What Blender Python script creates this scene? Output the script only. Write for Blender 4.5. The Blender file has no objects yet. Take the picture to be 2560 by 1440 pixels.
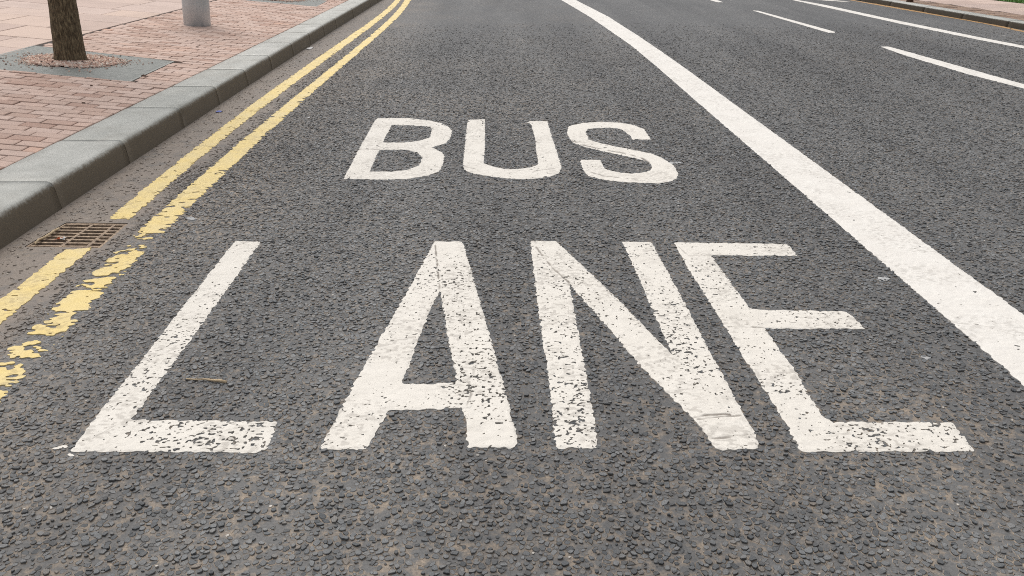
import bpy, math, random
import numpy as np
from mathutils import Vector

rng = np.random.default_rng(11)
random.seed(5)
scene = bpy.context.scene
COL = scene.collection

# ------------------------------------------------------------------ camera, sky, sun, exposure
W_, H_ = 2560.0, 1440.0
F_PX = 2000.0
PITCH = math.atan(903.0 / F_PX)          # horizon lies 903 px above the picture centre
CAM_H = 1.313
cam_d = bpy.data.cameras.new("camera")
cam_d.sensor_width = 36.0
cam_d.lens = 36.0 * F_PX / W_
cam_d.clip_start, cam_d.clip_end = 0.05, 2000.0
cam = bpy.data.objects.new("camera", cam_d)
COL.objects.link(cam)
cam.location = (0, 0, CAM_H)
cam.rotation_euler = (math.pi / 2 - PITCH, 0, 0)
scene.camera = cam

SUN_EL, SUN_AZ = math.radians(58), math.radians(-28)     # azimuth from +Y, negative = left
world = bpy.data.worlds.new("World")
scene.world = world
world.use_nodes = True
wn, wl = world.node_tree.nodes, world.node_tree.links
bg = wn["Background"]
sky = wn.new("ShaderNodeTexSky")
sky.sky_type = 'NISHITA'
sky.sun_disc = False
sky.sun_elevation = SUN_EL
sky.sun_rotation = SUN_AZ
sky.dust_density = 3.0
hs = wn.new("ShaderNodeHueSaturation")                    # overcast: little colour left in the sky
hs.inputs["Saturation"].default_value = 0.22
wl.new(sky.outputs[0], hs.inputs["Color"])
wl.new(hs.outputs[0], bg.inputs["Color"])
bg.inputs["Strength"].default_value = 0.12
sd = bpy.data.lights.new("sun", 'SUN')
sd.energy = 1.15
sd.angle = math.radians(45)
sd.color = (1.0, 0.95, 0.88)
sun = bpy.data.objects.new("sun", sd)
COL.objects.link(sun)
dvec = Vector((math.sin(SUN_AZ) * math.cos(SUN_EL), math.cos(SUN_AZ) * math.cos(SUN_EL), math.sin(SUN_EL)))
sun.rotation_euler = dvec.to_track_quat('Z', 'Y').to_euler()
sun.location = (0, 0, 20)
scene.view_settings.view_transform = 'Standard'
scene.view_settings.look = 'None'
scene.view_settings.exposure = 0.28
scene.view_settings.gamma = 1.0
scene.cycles.use_denoising = False
scene.cycles.filter_width = 1.0

# ------------------------------------------------------------------ pixel of the photo -> point on the ground
cP, sP = math.cos(PITCH), math.sin(PITCH)


def ray(px, py):
    u, v = px - W_ / 2, py - H_ / 2
    return u, F_PX * cP - v * sP, -(F_PX * sP + v * cP)


def g(px, py, z=0.0):
    a, b, c = ray(px, py)
    t = (z - CAM_H) / c
    return a * t, b * t


def gp(pts, z=0.0):
    return [g(p[0], p[1], z) for p in pts]


# ------------------------------------------------------------------ numeric helpers
_tab = np.random.default_rng(3).random((8, 256, 256)).astype(np.float32)


def vnoise(x, y, scale, seed=0):
    """value noise 0..1 with features of size `scale` metres"""
    T = _tab[seed % 8]
    fx, fy = np.asarray(x) / scale + seed * 17.3, np.asarray(y) / scale + seed * 9.1
    ix, iy = np.floor(fx).astype(np.int64), np.floor(fy).astype(np.int64)
    tx, ty = fx - ix, fy - iy
    tx, ty = tx * tx * (3 - 2 * tx), ty * ty * (3 - 2 * ty)
    x0, x1, y0, y1 = ix & 255, (ix + 1) & 255, iy & 255, (iy + 1) & 255
    return (T[x0, y0] * (1 - tx) * (1 - ty) + T[x1, y0] * tx * (1 - ty)
            + T[x0, y1] * (1 - tx) * ty + T[x1, y1] * tx * ty)


def sstep(a, b, x):
    t = np.clip((np.asarray(x) - a) / (b - a), 0, 1)
    return t * t * (3 - 2 * t)


def sdf_loops(X, Y, loops):
    """signed distance, positive inside (even-odd over all loops)"""
    d2 = np.full(X.shape, 1e9)
    ins = np.zeros(X.shape, bool)
    for L in loops:
        n = len(L)
        for i in range(n):
            ax, ay = L[i]
            bx, by = L[(i + 1) % n]
            ex, ey = bx - ax, by - ay
            ll = ex * ex + ey * ey
            if ll < 1e-14:
                continue
            t = np.clip(((X - ax) * ex + (Y - ay) * ey) / ll, 0, 1)
            d2 = np.minimum(d2, (X - ax - t * ex) ** 2 + (Y - ay - t * ey) ** 2)
            if ay != by:
                c = ((ay > Y) != (by > Y)) & (X < (Y - ay) / (by - ay) * ex + ax)
                ins ^= c
    d = np.sqrt(d2)
    return np.where(ins, d, -d)


def dist_poly(X, Y, P):
    d2 = np.full(X.shape, 1e9)
    for i in range(len(P) - 1):
        ax, ay = P[i]
        bx, by = P[i + 1]
        ex, ey = bx - ax, by - ay
        ll = ex * ex + ey * ey + 1e-14
        t = np.clip(((X - ax) * ex + (Y - ay) * ey) / ll, 0, 1)
        d2 = np.minimum(d2, (X - ax - t * ex) ** 2 + (Y - ay - t * ey) ** 2)
    return np.sqrt(d2)


def rnd_corners(L, r, k=3):
    """round the corners of a loop a little"""
    out = []
    n = len(L)
    for i in range(n):
        p0, p1, p2 = np.array(L[i - 1]), np.array(L[i]), np.array(L[(i + 1) % n])
        a, b = p0 - p1, p2 - p1
        la, lb = np.hypot(*a), np.hypot(*b)
        q = min(r, 0.3 * la, 0.3 * lb)
        A, B = p1 + a / la * q, p1 + b / lb * q
        for j in range(k + 1):
            t = j / k
            out.append(tuple((1 - t) ** 2 * A + 2 * t * (1 - t) * p1 + t * t * B))
    return out


# ------------------------------------------------------------------ mesh helpers
def new_mesh(name, V, polys, mats, mat_ids=None, attrs=None, smooth=False):
    """polys: list of int arrays (n, k); mat_ids: one int per array; attrs: {name: per-vertex float}"""
    V = np.asarray(V, np.float32)
    me = bpy.data.meshes.new(name)
    polys = [np.asarray(p, np.int32) for p in polys if len(p)]
    tot = np.concatenate([np.full(len(p), p.shape[1], np.int32) for p in polys])
    loops = np.concatenate([p.ravel() for p in polys])
    st = np.concatenate([[0], np.cumsum(tot)[:-1]]).astype(np.int32)
    me.vertices.add(len(V))
    me.vertices.foreach_set("co", V.ravel())
    me.loops.add(len(loops))
    me.loops.foreach_set("vertex_index", loops)
    me.polygons.add(len(tot))
    me.polygons.foreach_set("loop_start", st)
    me.polygons.foreach_set("loop_total", tot)
    if mat_ids is not None:
        mi = np.concatenate([np.full(len(p), m, np.int32) for p, m in zip(polys, mat_ids)])
        me.polygons.foreach_set("material_index", mi)
    sm = np.zeros(len(tot), bool) if not smooth else np.ones(len(tot), bool)
    me.polygons.foreach_set("use_smooth", sm)
    for m in mats:
        me.materials.append(m)
    for k, a in (attrs or {}).items():
        at = me.attributes.new(k, 'FLOAT', 'POINT')
        at.data.foreach_set("value", np.asarray(a, np.float32))
    me.update()
    me.validate()
    return me


def link(name, me, parent=None, loc=None):
    o = bpy.data.objects.new(name, me)
    COL.objects.link(o)
    if parent is not None:
        o.parent = parent
    if loc is not None:
        o.location = loc
    return o


def tag(o, label, cat, group=None):
    o["label"], o["category"] = label, cat
    if group:
        o["group"] = group
    return o


def struct(o, kind="structure"):
    o["kind"] = kind
    return o


class MB:
    """collects simple shapes into one mesh"""

    def __init__(self):
        self.v, self.f, self.m, self.r = [], [], [], []

    def add(self, verts, faces, mat=0, r=0.0):
        b = len(self.v)
        self.v += [tuple(p) for p in verts]
        self.r += [r] * len(verts)
        self.f += [tuple(b + i for i in q) for q in faces]
        self.m += [mat] * len(faces)

    def block(self, ring, z0f, z1f, bev=0.0, r=0.0, mat=0):
        """prism over a polygon ring [(x,y)...]; z0f/z1f give heights; bev insets the top"""
        n = len(ring)
        c = np.mean(np.array(ring), axis=0)
        bot = [(x, y, z0f(x, y)) for x, y in ring]
        if bev > 0:
            sh = [(x, y, z1f(x, y) - bev * 0.7) for x, y in ring]
            top = []
            for x, y in ring:
                d = np.array([x, y]) - c
                L = np.hypot(*d)
                k = max(0.5, 1 - bev / max(L, 1e-6) * 1.4)
                q = c + d * k
                top.append((q[0], q[1], z1f(q[0], q[1])))
            V = bot + sh + top
            Fs = [tuple(range(2 * n, 3 * n))]
            for k in (0, n):
                Fs += [(k + i, k + (i + 1) % n, k + n + (i + 1) % n, k + n + i) for i in range(n)]
        else:
            V = bot + [(x, y, z1f(x, y)) for x, y in ring]
            Fs = [tuple(range(n, 2 * n))] + [(i, (i + 1) % n, n + (i + 1) % n, n + i) for i in range(n)]
        self.add(V, Fs, mat, r)

    def tube(self, pts, rads, n=10, cap=True, jit=0.0, mat=0, r=0.0):
        P = [Vector(p) for p in pts]
        V, Fs = [], []
        for i, p in enumerate(P):
            t = (P[min(i + 1, len(P) - 1)] - P[max(i - 1, 0)]).normalized()
            a = t.orthogonal().normalized() if i == 0 else (a - t * a.dot(t)).normalized()
            b = t.cross(a)
            for k in range(n):
                an = 2 * math.pi * k / n
                rr = rads[i] * (1 + jit * random.uniform(-1, 1))
                V.append(p + (a * math.cos(an) + b * math.sin(an)) * rr)
        for i in range(len(P) - 1):
            for k in range(n):
                Fs.append((i * n + k, i * n + (k + 1) % n, (i + 1) * n + (k + 1) % n, (i + 1) * n + k))
        if cap:
            Fs += [tuple(reversed(range(n))), tuple(range((len(P) - 1) * n, len(P) * n))]
        self.add(V, Fs, mat, r)

    def build(self, name, mats, parent=None, smooth=False, origin=(0, 0, 0), loc=None):
        me = bpy.data.meshes.new(name)
        o3 = Vector(origin)
        me.from_pydata([Vector(p) - o3 for p in self.v], [], self.f)
        for m in (mats if isinstance(mats, (list, tuple)) else [mats]):
            me.materials.append(m)
        me.polygons.foreach_set("material_index", self.m)
        me.polygons.foreach_set("use_smooth", [smooth] * len(self.f))
        at = me.attributes.new("rnd", 'FLOAT', 'POINT')
        at.data.foreach_set("value", np.asarray(self.r, np.float32))
        me.update()
        o = link(name, me, parent)
        o.location = o3 if loc is None else loc
        return o


# ------------------------------------------------------------------ materials
class NT:
    def __init__(self, name, rough=0.7, metal=0.0, spec=0.3):
        self.m = bpy.data.materials.new(name)
        self.m.use_nodes = True
        self.n, self.l = self.m.node_tree.nodes, self.m.node_tree.links
        self.b = self.n["Principled BSDF"]
        self.b.inputs["Roughness"].default_value = rough
        self.b.inputs["Metallic"].default_value = metal
        self.b.inputs["Specular IOR Level"].default_value = spec
        self.pos = self.n.new("ShaderNodeNewGeometry").outputs["Position"]

    def noise(self, scale, detail=3, rough=0.6, vec=None, out=0):
        t = self.n.new("ShaderNodeTexNoise")
        t.inputs["Scale"].default_value = scale
        t.inputs["Detail"].default_value = detail
        t.inputs["Roughness"].default_value = rough
        self.l.new(vec or self.pos, t.inputs["Vector"])
        return t.outputs[out]

    def vor(self, scale, feature='F1', vec=None, out="Distance"):
        t = self.n.new("ShaderNodeTexVoronoi")
        t.feature = feature
        t.inputs["Scale"].default_value = scale
        self.l.new(vec or self.pos, t.inputs["Vector"])
        return t.outputs[out]

    def stretch(self, s):
        mp = self.n.new("ShaderNodeMapping")
        mp.inputs["Scale"].default_value = s
        self.l.new(self.pos, mp.inputs["Vector"])
        return mp.outputs[0]

    def attr(self, name):
        a = self.n.new("ShaderNodeAttribute")
        a.attribute_name = name
        return a.outputs["Fac"]

    def ramp(self, fac, stops, interp='LINEAR'):
        r = self.n.new("ShaderNodeValToRGB")
        r.color_ramp.interpolation = interp
        e = r.color_ramp.elements
        while len(e) < len(stops):
            e.new(0.5)
        for el, (p, c) in zip(e, stops):
            el.position = p
            el.color = (*c, 1) if len(c) == 3 else c
        self.l.new(fac, r.inputs[0])
        return r.outputs[0]

    def vramp(self, fac, a, b):
        m = self.n.new("ShaderNodeMapRange")
        m.inputs["From Min"].default_value, m.inputs["From Max"].default_value = a, b
        self.l.new(fac, m.inputs["Value"])
        return m.outputs[0]

    def mix(self, fac, a, b, mode='MIX'):
        m = self.n.new("ShaderNodeMix")
        m.data_type = 'RGBA'
        m.blend_type = mode
        for inp, v in ((m.inputs["Factor"], fac), (m.inputs[6], a), (m.inputs[7], b)):
            if isinstance(v, (int, float)):
                inp.default_value = v
            elif isinstance(v, tuple):
                inp.default_value = (*v, 1)
            else:
                self.l.new(v, inp)
        return m.outputs[2]

    def math(self, op, a, b=0.0, c=None):
        m = self.n.new("ShaderNodeMath")
        m.operation = op
        for inp, v in zip(m.inputs, (a, b, c)):
            if v is None:
                continue
            if isinstance(v, (int, float)):
                inp.default_value = v
            else:
                self.l.new(v, inp)
        return m.outputs[0]

    def bump(self, h, dist=0.001, strength=1.0):
        b = self.n.new("ShaderNodeBump")
        b.inputs["Distance"].default_value = dist
        b.inputs["Strength"].default_value = strength
        self.l.new(h, b.inputs["Height"])
        self.l.new(b.outputs[0], self.b.inputs["Normal"])
        return b

    def color(self, c):
        if isinstance(c, tuple):
            self.b.inputs["Base Color"].default_value = (*c, 1)
        else:
            self.l.new(c, self.b.inputs["Base Color"])
        return self


DUST = (0.23, 0.185, 0.145)


def mat_mortar():
    t = NT("road_mortar", 0.70, spec=0.38)
    n1 = t.noise(26, 4, 0.62)
    n2 = t.noise(140, 3, 0.7)
    tan = t.ramp(n2, [(0.3, (0.22, 0.178, 0.138)), (0.7, (0.42, 0.345, 0.265))])
    drk = t.ramp(n2, [(0.3, (0.112, 0.112, 0.111)), (0.7, (0.185, 0.182, 0.177))])
    k = t.math('ADD', n1, t.math('MULTIPLY', t.attr("tan"), 0.30))
    near = t.mix(t.ramp(k, [(0.55, (0, 0, 0)), (0.74, (1, 1, 1))]), drk, tan)
    # beyond the modelled chippings the same chips are drawn as cells
    vc = t.vor(42, out="Color")
    sep = t.n.new("ShaderNodeSeparateColor")
    t.l.new(vc, sep.inputs[0])
    chip = t.ramp(sep.outputs[0], [(0.0, (0.082, 0.086, 0.092)), (0.45, (0.134, 0.138, 0.143)), (0.9, (0.195, 0.195, 0.196)),
                                   (0.985, (0.17, 0.155, 0.14)), (1.0, (0.5, 0.47, 0.42))])
    edge = t.vor(42, 'DISTANCE_TO_EDGE')
    farc = t.mix(t.ramp(edge, [(0.05, (0, 0, 0)), (0.13, (1, 1, 1))]), near, chip)
    c = t.mix(t.attr("far"), near, farc)
    trk = t.vramp(t.noise(1.0, 3, 0.55, t.stretch((1.5, 0.14, 1.0))), 0.36, 0.64)
    c = t.mix(1.0, c, t.ramp(trk, [(0, (0.78, 0.78, 0.79)), (1, (1.18, 1.17, 1.16))]), 'MULTIPLY')
    dust = t.mix(t.noise(60, 4, 0.65), (0.215, 0.178, 0.148), (0.38, 0.318, 0.265))
    dk = t.math('MULTIPLY', t.attr("dust"), t.vramp(t.noise(9, 3), 0.2, 0.55))
    c = t.mix(dk, c, dust)
    big = t.vramp(t.noise(1.3, 3), 0.3, 0.7)
    c = t.mix(t.math('MULTIPLY', big, 0.22), c, (0.06, 0.06, 0.062))
    gr = t.vramp(t.noise(24, 4, 0.8), 0.42, 0.75)
    c = t.mix(t.math('MULTIPLY', t.math('MULTIPLY', gr, t.attr("far")), 0.55), c, (0.035, 0.036, 0.038))
    gr = t.vramp(t.noise(19, 4, 0.8), 0.50, 0.78)
    c = t.mix(t.math('MULTIPLY', t.math('MULTIPLY', gr, t.attr("far")), 0.5), c, (0.22, 0.215, 0.21))
    t.color(c)
    h = t.math('ADD', t.math('MULTIPLY', n2, 0.7), t.math('MULTIPLY', t.math('MINIMUM', edge, 0.25), t.math('MULTIPLY', t.attr("far"), 8.0)))
    t.bump(h, 0.0022, 0.9)
    return t.m


def mat_chip():
    t = NT("road_chipping", 0.55, spec=0.45)
    c = t.ramp(t.attr("rnd"), [(0.0, (0.068, 0.076, 0.083)), (0.4, (0.122, 0.132, 0.140)), (0.8, (0.205, 0.213, 0.217)),
                               (0.95, (0.18, 0.168, 0.152)), (0.985, (0.20, 0.17, 0.14)), (1.0, (0.62, 0.58, 0.52))])
    n = t.noise(300, 4, 0.75)
    c = t.mix(t.vramp(n, 0.4, 0.75), c, t.mix(0.5, c, (0.21, 0.205, 0.195)))
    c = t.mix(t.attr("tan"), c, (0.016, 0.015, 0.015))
    trk = t.vramp(t.noise(1.0, 3, 0.55, t.stretch((1.5, 0.14, 1.0))), 0.36, 0.64)
    c = t.mix(1.0, c, t.ramp(trk, [(0, (0.78, 0.78, 0.79)), (1, (1.18, 1.17, 1.16))]), 'MULTIPLY')
    dk = t.math('ADD', t.math('MULTIPLY', t.attr("dust"), 0.90), t.math('MULTIPLY', t.vramp(t.noise(16, 3), 0.45, 0.75), 0.18))
    c = t.mix(dk, c, (0.28, 0.232, 0.19))
    t.color(c)
    t.bump(n, 0.0024, 0.9)
    t.l.new(t.vramp(t.attr("rnd"), 1.6, -0.7), t.b.inputs["Roughness"])
    return t.m


def mat_paint(name, col, col2, dirt=(0.22, 0.19, 0.16)):
    t = NT(name, 0.6, spec=0.3)
    n = t.noise(7, 4, 0.6)
    c = t.mix(t.vramp(n, 0.3, 0.7), col, col2)
    st = t.noise(1.0, 4, 0.7, t.stretch((18, 160, 60)))
    c = t.mix(t.math('MULTIPLY', t.vramp(st, 0.56, 0.8), 0.35), c, dirt)
    sp = t.noise(210, 2, 0.6)
    c = t.mix(t.math('MULTIPLY', t.vramp(sp, 0.66, 0.78), 0.5), c, dirt)
    c = t.mix(t.attr("dirt"), c, dirt)
    t.color(c)
    t.bump(t.math('ADD', t.noise(90, 3), t.math('MULTIPLY', t.noise(400, 2), 0.3)), 0.0018, 0.8)
    return t.m


def mat_kerb(name="kerb_stone", g0=(0.10, 0.082, 0.060), g1=(0.225, 0.187, 0.14)):
    t = NT(name, 0.8, spec=0.25)
    sp = t.noise(330, 2, 0.7)
    b = t.mix(t.vramp(t.noise(5, 4), 0.3, 0.7), (0.50, 0.50, 0.475), (0.66, 0.655, 0.625))
    rn = t.ramp(t.attr("rnd"), [(0, (0.82, 0.83, 0.80)), (1, (1.06, 1.05, 1.03))])
    b = t.mix(1.0, b, rn, 'MULTIPLY')
    b = t.mix(t.vramp(sp, 0.5, 0.75), b, (0.46, 0.455, 0.43))
    b = t.mix(t.vramp(sp, 0.45, 0.25), b, (0.13, 0.13, 0.125))
    b = t.mix(t.math('MULTIPLY', t.vramp(t.noise(3, 4, 0.7), 0.5, 0.75), 0.35), b, (0.22, 0.19, 0.15))
    k = t.math('ADD', t.attr("dirt"), t.math('MULTIPLY', t.math('SUBTRACT', t.noise(45, 4, 0.7), 0.5), 0.7))
    gr = t.mix(t.noise(150, 3, 0.7), g0, g1)
    b = t.mix(t.vramp(k, 0.30, 0.72), b, gr)
    t.color(b)
    t.bump(t.math('ADD', sp, t.math('MULTIPLY', t.noise(60, 3), 0.6)), 0.0015, 0.6)
    return t.m


def mat_brick(name, stops, sc=120):
    t = NT(name, 0.85, spec=0.2)
    c = t.ramp(t.attr("rnd"), stops)
    n = t.noise(sc, 4, 0.65)
    c = t.mix(t.math('MULTIPLY', t.vramp(n, 0.45, 0.75), 0.4), c, (0.62, 0.50, 0.43))
    c = t.mix(t.math('MULTIPLY', t.vramp(t.noise(2.2, 4, 0.65), 0.45, 0.75), 0.4), c, (0.40, 0.31, 0.265))
    c = t.mix(t.math('MULTIPLY', t.vramp(t.noise(300, 2), 0.62, 0.75), 0.5), c, (0.16, 0.12, 0.10))
    t.color(c)
    t.bump(n, 0.0015, 0.5)
    return t.m


def mat_simple(name, a, b, sc, rough=0.8, metal=0.0, bump=0.001, spec=0.3, stretch=None):
    t = NT(name, rough, metal, spec)
    v = t.stretch(stretch) if stretch else None
    n = t.noise(sc, 4, 0.65, v)
    t.color(t.mix(t.vramp(n, 0.3, 0.7), a, b))
    if bump:
        t.bump(n, bump, 0.8)
    return t.m


def mat_bark():
    t = NT("bark", 0.9, spec=0.2)
    v = t.stretch((1, 1, 0.22))
    n = t.noise(85, 5, 0.7, v)
    f = t.vor(70, 'F1', v)
    c = t.ramp(n, [(0.30, (0.035, 0.026, 0.016)), (0.48, (0.12, 0.09, 0.057)), (0.68, (0.30, 0.24, 0.15))])
    t.color(c)
    t.bump(t.math('ADD', n, t.math('MULTIPLY', f, 0.6)), 0.012, 1.0)
    return t.m


def mat_rust():
    t = NT("rusty_iron", 0.8, 0.35, 0.3)
    c = t.ramp(t.noise(55, 5, 0.7), [(0.3, (0.14, 0.105, 0.08)), (0.48, (0.36, 0.275, 0.205)), (0.7, (0.60, 0.46, 0.32))])
    t.color(c)
    t.bump(t.noise(200, 3), 0.0015, 0.8)
    return t.m


def mat_steel():
    t = NT("brushed_steel", 0.40, 0.4, 0.5)
    v = t.stretch((1, 1, 0.12))
    c = t.mix(t.vramp(t.noise(45, 4, 0.6, v), 0.3, 0.7), (0.47, 0.495, 0.51), (0.54, 0.565, 0.575))
    c = t.mix(t.math('MULTIPLY', t.vramp(t.noise(30, 4, 0.7), 0.62, 0.85), 0.2), c, (0.20, 0.195, 0.185))
    t.color(c)
    t.bump(t.noise(160, 3, 0.6, v), 0.0006, 0.5)
    return t.m


def mat_gravel():
    t = NT("pink_gravel", 0.8, spec=0.25)
    t.color(t.ramp(t.attr("rnd"), [(0.0, (0.08, 0.06, 0.06)), (0.06, (0.3, 0.2, 0.165)), (0.15, (0.60, 0.39, 0.31)), (0.5, (0.74, 0.54, 0.44)),
                                   (0.8, (0.82, 0.67, 0.56)), (1.0, (0.88, 0.81, 0.72))]))
    return t.m


def mat_wrap():
    t = NT("wrapper_film", 0.4)
    t.color(t.ramp(t.noise(70, 2), [(0.5, (0.72, 0.70, 0.67)), (0.56, (0.55, 0.22, 0.06)), (0.62, (0.45, 0.07, 0.03))]))
    return t.m


M_MORTAR, M_CHIP = mat_mortar(), mat_chip()
M_WHITE = mat_paint("white_thermoplastic", (0.83, 0.785, 0.71), (0.77, 0.725, 0.65))
M_WHITE2 = mat_paint("bright_white_thermoplastic", (0.86, 0.825, 0.765), (0.80, 0.76, 0.70), (0.36, 0.33, 0.29))
M_YELLOW = mat_paint("yellow_thermoplastic", (0.87, 0.665, 0.255), (0.82, 0.665, 0.34), (0.30, 0.22, 0.12))
M_YELLOW2 = mat_paint("orange_yellow_paint", (0.55, 0.31, 0.12), (0.5, 0.32, 0.16), (0.26, 0.18, 0.11))
M_KERB = mat_kerb()
M_KERB2 = mat_kerb("shaded_grimy_kerb_stone", (0.04, 0.033, 0.026), (0.095, 0.08, 0.06))  # far kerb: shade of its face painted into the colour, along with grime
M_BRICK = mat_brick("clay_pavers", [(0.0, (0.47, 0.30, 0.235)), (0.3, (0.58, 0.415, 0.34)), (0.75, (0.67, 0.505, 0.43)), (1.0, (0.64, 0.40, 0.295))])
M_BRICK2 = mat_brick("brown_pavers", [(0.0, (0.28, 0.18, 0.13)), (0.5, (0.36, 0.25, 0.19)), (1.0, (0.42, 0.29, 0.20))])
M_SLAB = mat_brick("pink_flagstone", [(0.0, (0.58, 0.44, 0.375)), (0.5, (0.66, 0.52, 0.455)), (1.0, (0.69, 0.53, 0.44))], 40)
M_BED = mat_simple("joint_sand", (0.025, 0.019, 0.016), (0.075, 0.055, 0.045), 60)
M_GRATE = mat_simple("galvanised_slats", (0.21, 0.22, 0.205), (0.31, 0.315, 0.295), 25, 0.6, 0.3)
M_SOIL = mat_simple("pit_soil", (0.16, 0.105, 0.08), (0.34, 0.22, 0.175), 90)
M_RUST, M_STEEL, M_BARK, M_GRAV = mat_rust(), mat_steel(), mat_bark(), mat_gravel()
M_DARK = mat_simple("gully_shaft", (0.012, 0.010, 0.009), (0.03, 0.025, 0.02), 30)
M_TWIG = mat_simple("dry_twig", (0.42, 0.31, 0.19), (0.68, 0.54, 0.36), 90)
M_GRASS = mat_simple("grass_blades", (0.05, 0.13, 0.02), (0.10, 0.22, 0.035), 20, 0.7)
M_EARTH = mat_simple("earth", (0.16, 0.15, 0.13), (0.22, 0.20, 0.17), 3)
M_LEAF = mat_simple("tree_leaf", (0.05, 0.10, 0.02), (0.09, 0.15, 0.035), 8, 0.6)
M_PAPER = mat_simple("paper_scrap", (0.70, 0.69, 0.68), (0.60, 0.59, 0.58), 60)
M_BLUE = mat_simple("blue_print", (0.12, 0.15, 0.45), (0.2, 0.24, 0.55), 60)
M_SCUFF = mat_simple("worn_scuff", (0.36, 0.36, 0.36), (0.5, 0.5, 0.49), 60)
M_DEAD = mat_simple("dead_leaf", (0.06, 0.03, 0.02), (0.12, 0.06, 0.035), 60)

# ------------------------------------------------------------------ traced lines of the street
KZ = 0.147
base_pts = gp([(0, 635), (60, 592), (158, 521), (240, 465), (323, 408), (446, 320), (541, 261), (619, 214), (737, 140), (817, 90), (892, 44), (947, 3)])
base_pts = sorted(base_pts, key=lambda p: p[1])
bY, bX = np.array([p[1] for p in base_pts]), np.array([p[0] for p in base_pts])
kc = np.polyfit(bY, bX, 2)
back_pts = gp([(0, 424), (176, 341), (322, 265), (431, 216), (527, 169), (598, 132), (703, 84), (774, 47), (872, 0)], KZ)
bk = np.polyfit([p[1] for p in back_pts], [p[0] for p in back_pts], 1)


def x_base(y):
    y = np.asarray(y, float)
    yy = np.clip(y, 1.5, 17)
    d = 2 * kc[0] * yy + kc[1]
    return np.polyval(kc, yy) + d * (y - yy)


def x_back(y):
    return np.polyval(bk, np.asarray(y, float))


PS = 0.075                                  # the pavement rises away from the kerb


def z_pave(x, y):
    return KZ + PS * np.maximum(0.0, np.minimum(x_back(y) - x, 9.0))


def gpave(px, py):
    z = KZ
    for _ in range(12):
        x, y = g(px, py, z)
        z = float(z_pave(x, y))
    return x, y, z


UP = Vector((PS, 0, 1)).normalized()        # square to the pavement

rb = gp([(2124, 0), (2271, 21), (2361, 39), (2515, 68), (2560, 77)])
rk = np.polyfit([p[1] for p in rb], [p[0] for p in rb], 1)


def x_right(y):
    return np.polyval(rk, np.asarray(y, float))


# ------------------------------------------------------------------ outlines of the painted marks (pixels of the photo)
LET = {
    'L': [[(174, 1131), (250, 1033), (358, 896), (470, 753), (588, 604), (652, 606), (560, 735), (441, 899), (329, 1051), (510, 1053), (694, 1056), (689, 1075), (672, 1120), (657, 1133), (420, 1131)]],
    'A': [[(803, 1118), (810, 1123), (860, 1125), (917, 1125), (942, 1077), (972, 1026), (1060, 1027), (1157, 1022), (1164, 1060), (1169, 1121), (1276, 1123), (1297, 1112), (1240, 896), (1159, 612), (1150, 605),
           (1086, 605), (1020, 727), (900, 935)],
          [(1101, 729), (1122, 850), (1142, 958), (1070, 961), (1005, 960), (1047, 847), (1086, 752)]],
    'N': [[(1326, 605), (1390, 605), (1459, 668), (1559, 764), (1670, 879), (1684, 893), (1638, 793), (1605, 714), (1555, 605), (1628, 606), (1697, 731), (1786, 902), (1897, 1104), (1893, 1126),
           (1786, 1127), (1765, 1089), (1730, 1048), (1603, 918), (1507, 806), (1424, 712), (1440, 806), (1463, 918), (1497, 1121), (1390, 1122), (1370, 935), (1340, 735)]],
    'E': [[(1684, 607), (1969, 611), (1994, 641), (1778, 639), (1823, 704), (1878, 775), (2117, 780), (2165, 825), (1911, 822), (1986, 927), (2055, 1040), (2082, 1056), (2378, 1058), (2438, 1130),
           (2003, 1131), (1940, 1022), (1807, 810), (1723, 677)]],
    'B': [[(859, 448), (898, 373), (937, 302), (944, 296), (1020, 296), (1076, 302), (1104, 309), (1123, 319), (1130, 328), (1126, 345), (1115, 359), (1080, 369), (1102, 380), (1111, 390), (1107, 413),
           (1097, 430), (1069, 440), (1020, 448), (965, 450)],
          [(979, 314), (1027, 314), (1076, 318), (1080, 325), (1075, 344), (1048, 353), (1014, 357), (957, 357)],
          [(948, 376), (1014, 375), (1044, 382), (1056, 395), (1048, 414), (1020, 425), (979, 430), (924, 430)]],
    'U': [[(1169, 300), (1212, 299), (1213, 353), (1210, 409), (1231, 417), (1259, 423), (1294, 424), (1328, 419), (1345, 412), (1337, 342), (1327, 310), (1316, 307), (1326, 303), (1368, 303), (1384, 356),
           (1399, 403), (1404, 420), (1396, 434), (1377, 442), (1328, 449), (1273, 448), (1231, 443), (1187, 436), (1162, 427), (1157, 414), (1164, 346)]],
    'S': [[(1627, 350), (1611, 324), (1584, 313), (1550, 307.5), (1508, 305), (1459, 308), (1422, 316), (1417, 332), (1425, 349), (1436, 360), (1466, 369), (1515, 381), (1570, 392), (1612, 403), (1626, 410),
           (1631, 417), (1626, 427), (1605, 433), (1577, 435), (1543, 431), (1512, 423.5), (1501, 400.5), (1450, 400), (1457, 425), (1473, 442), (1515, 452), (1570, 457), (1647, 459), (1675, 455), (1691, 448),
           (1696, 439), (1689, 420), (1679, 410), (1654, 395), (1626, 384), (1570, 373), (1501, 359), (1473, 350), (1464, 332), (1468, 324), (1490, 321), (1522, 320), (1550, 323), (1564, 331), (1577, 341), (1580, 350)]],
}
for fx, fy, fw, fh in ((158, 1118, 14, 3), (140, 1122, 7, 2), (176, 1139, 9, 4), (128, 1113, 5, 2), (196, 1142, 5, 2.5)):
    LET['L'].append([(fx - fw, fy), (fx - fw * 0.3, fy - fh), (fx + fw * 0.8, fy - fh * 0.6), (fx + fw, fy + fh * 0.5), (fx, fy + fh), (fx - fw * 0.7, fy + fh * 0.7)])
LETG = {}
for k, ls in LET.items():
    out = []
    for L in ls:
        G = gp(L)
        out.append(rnd_corners(G, 0.011))
    LETG[k] = out


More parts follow.
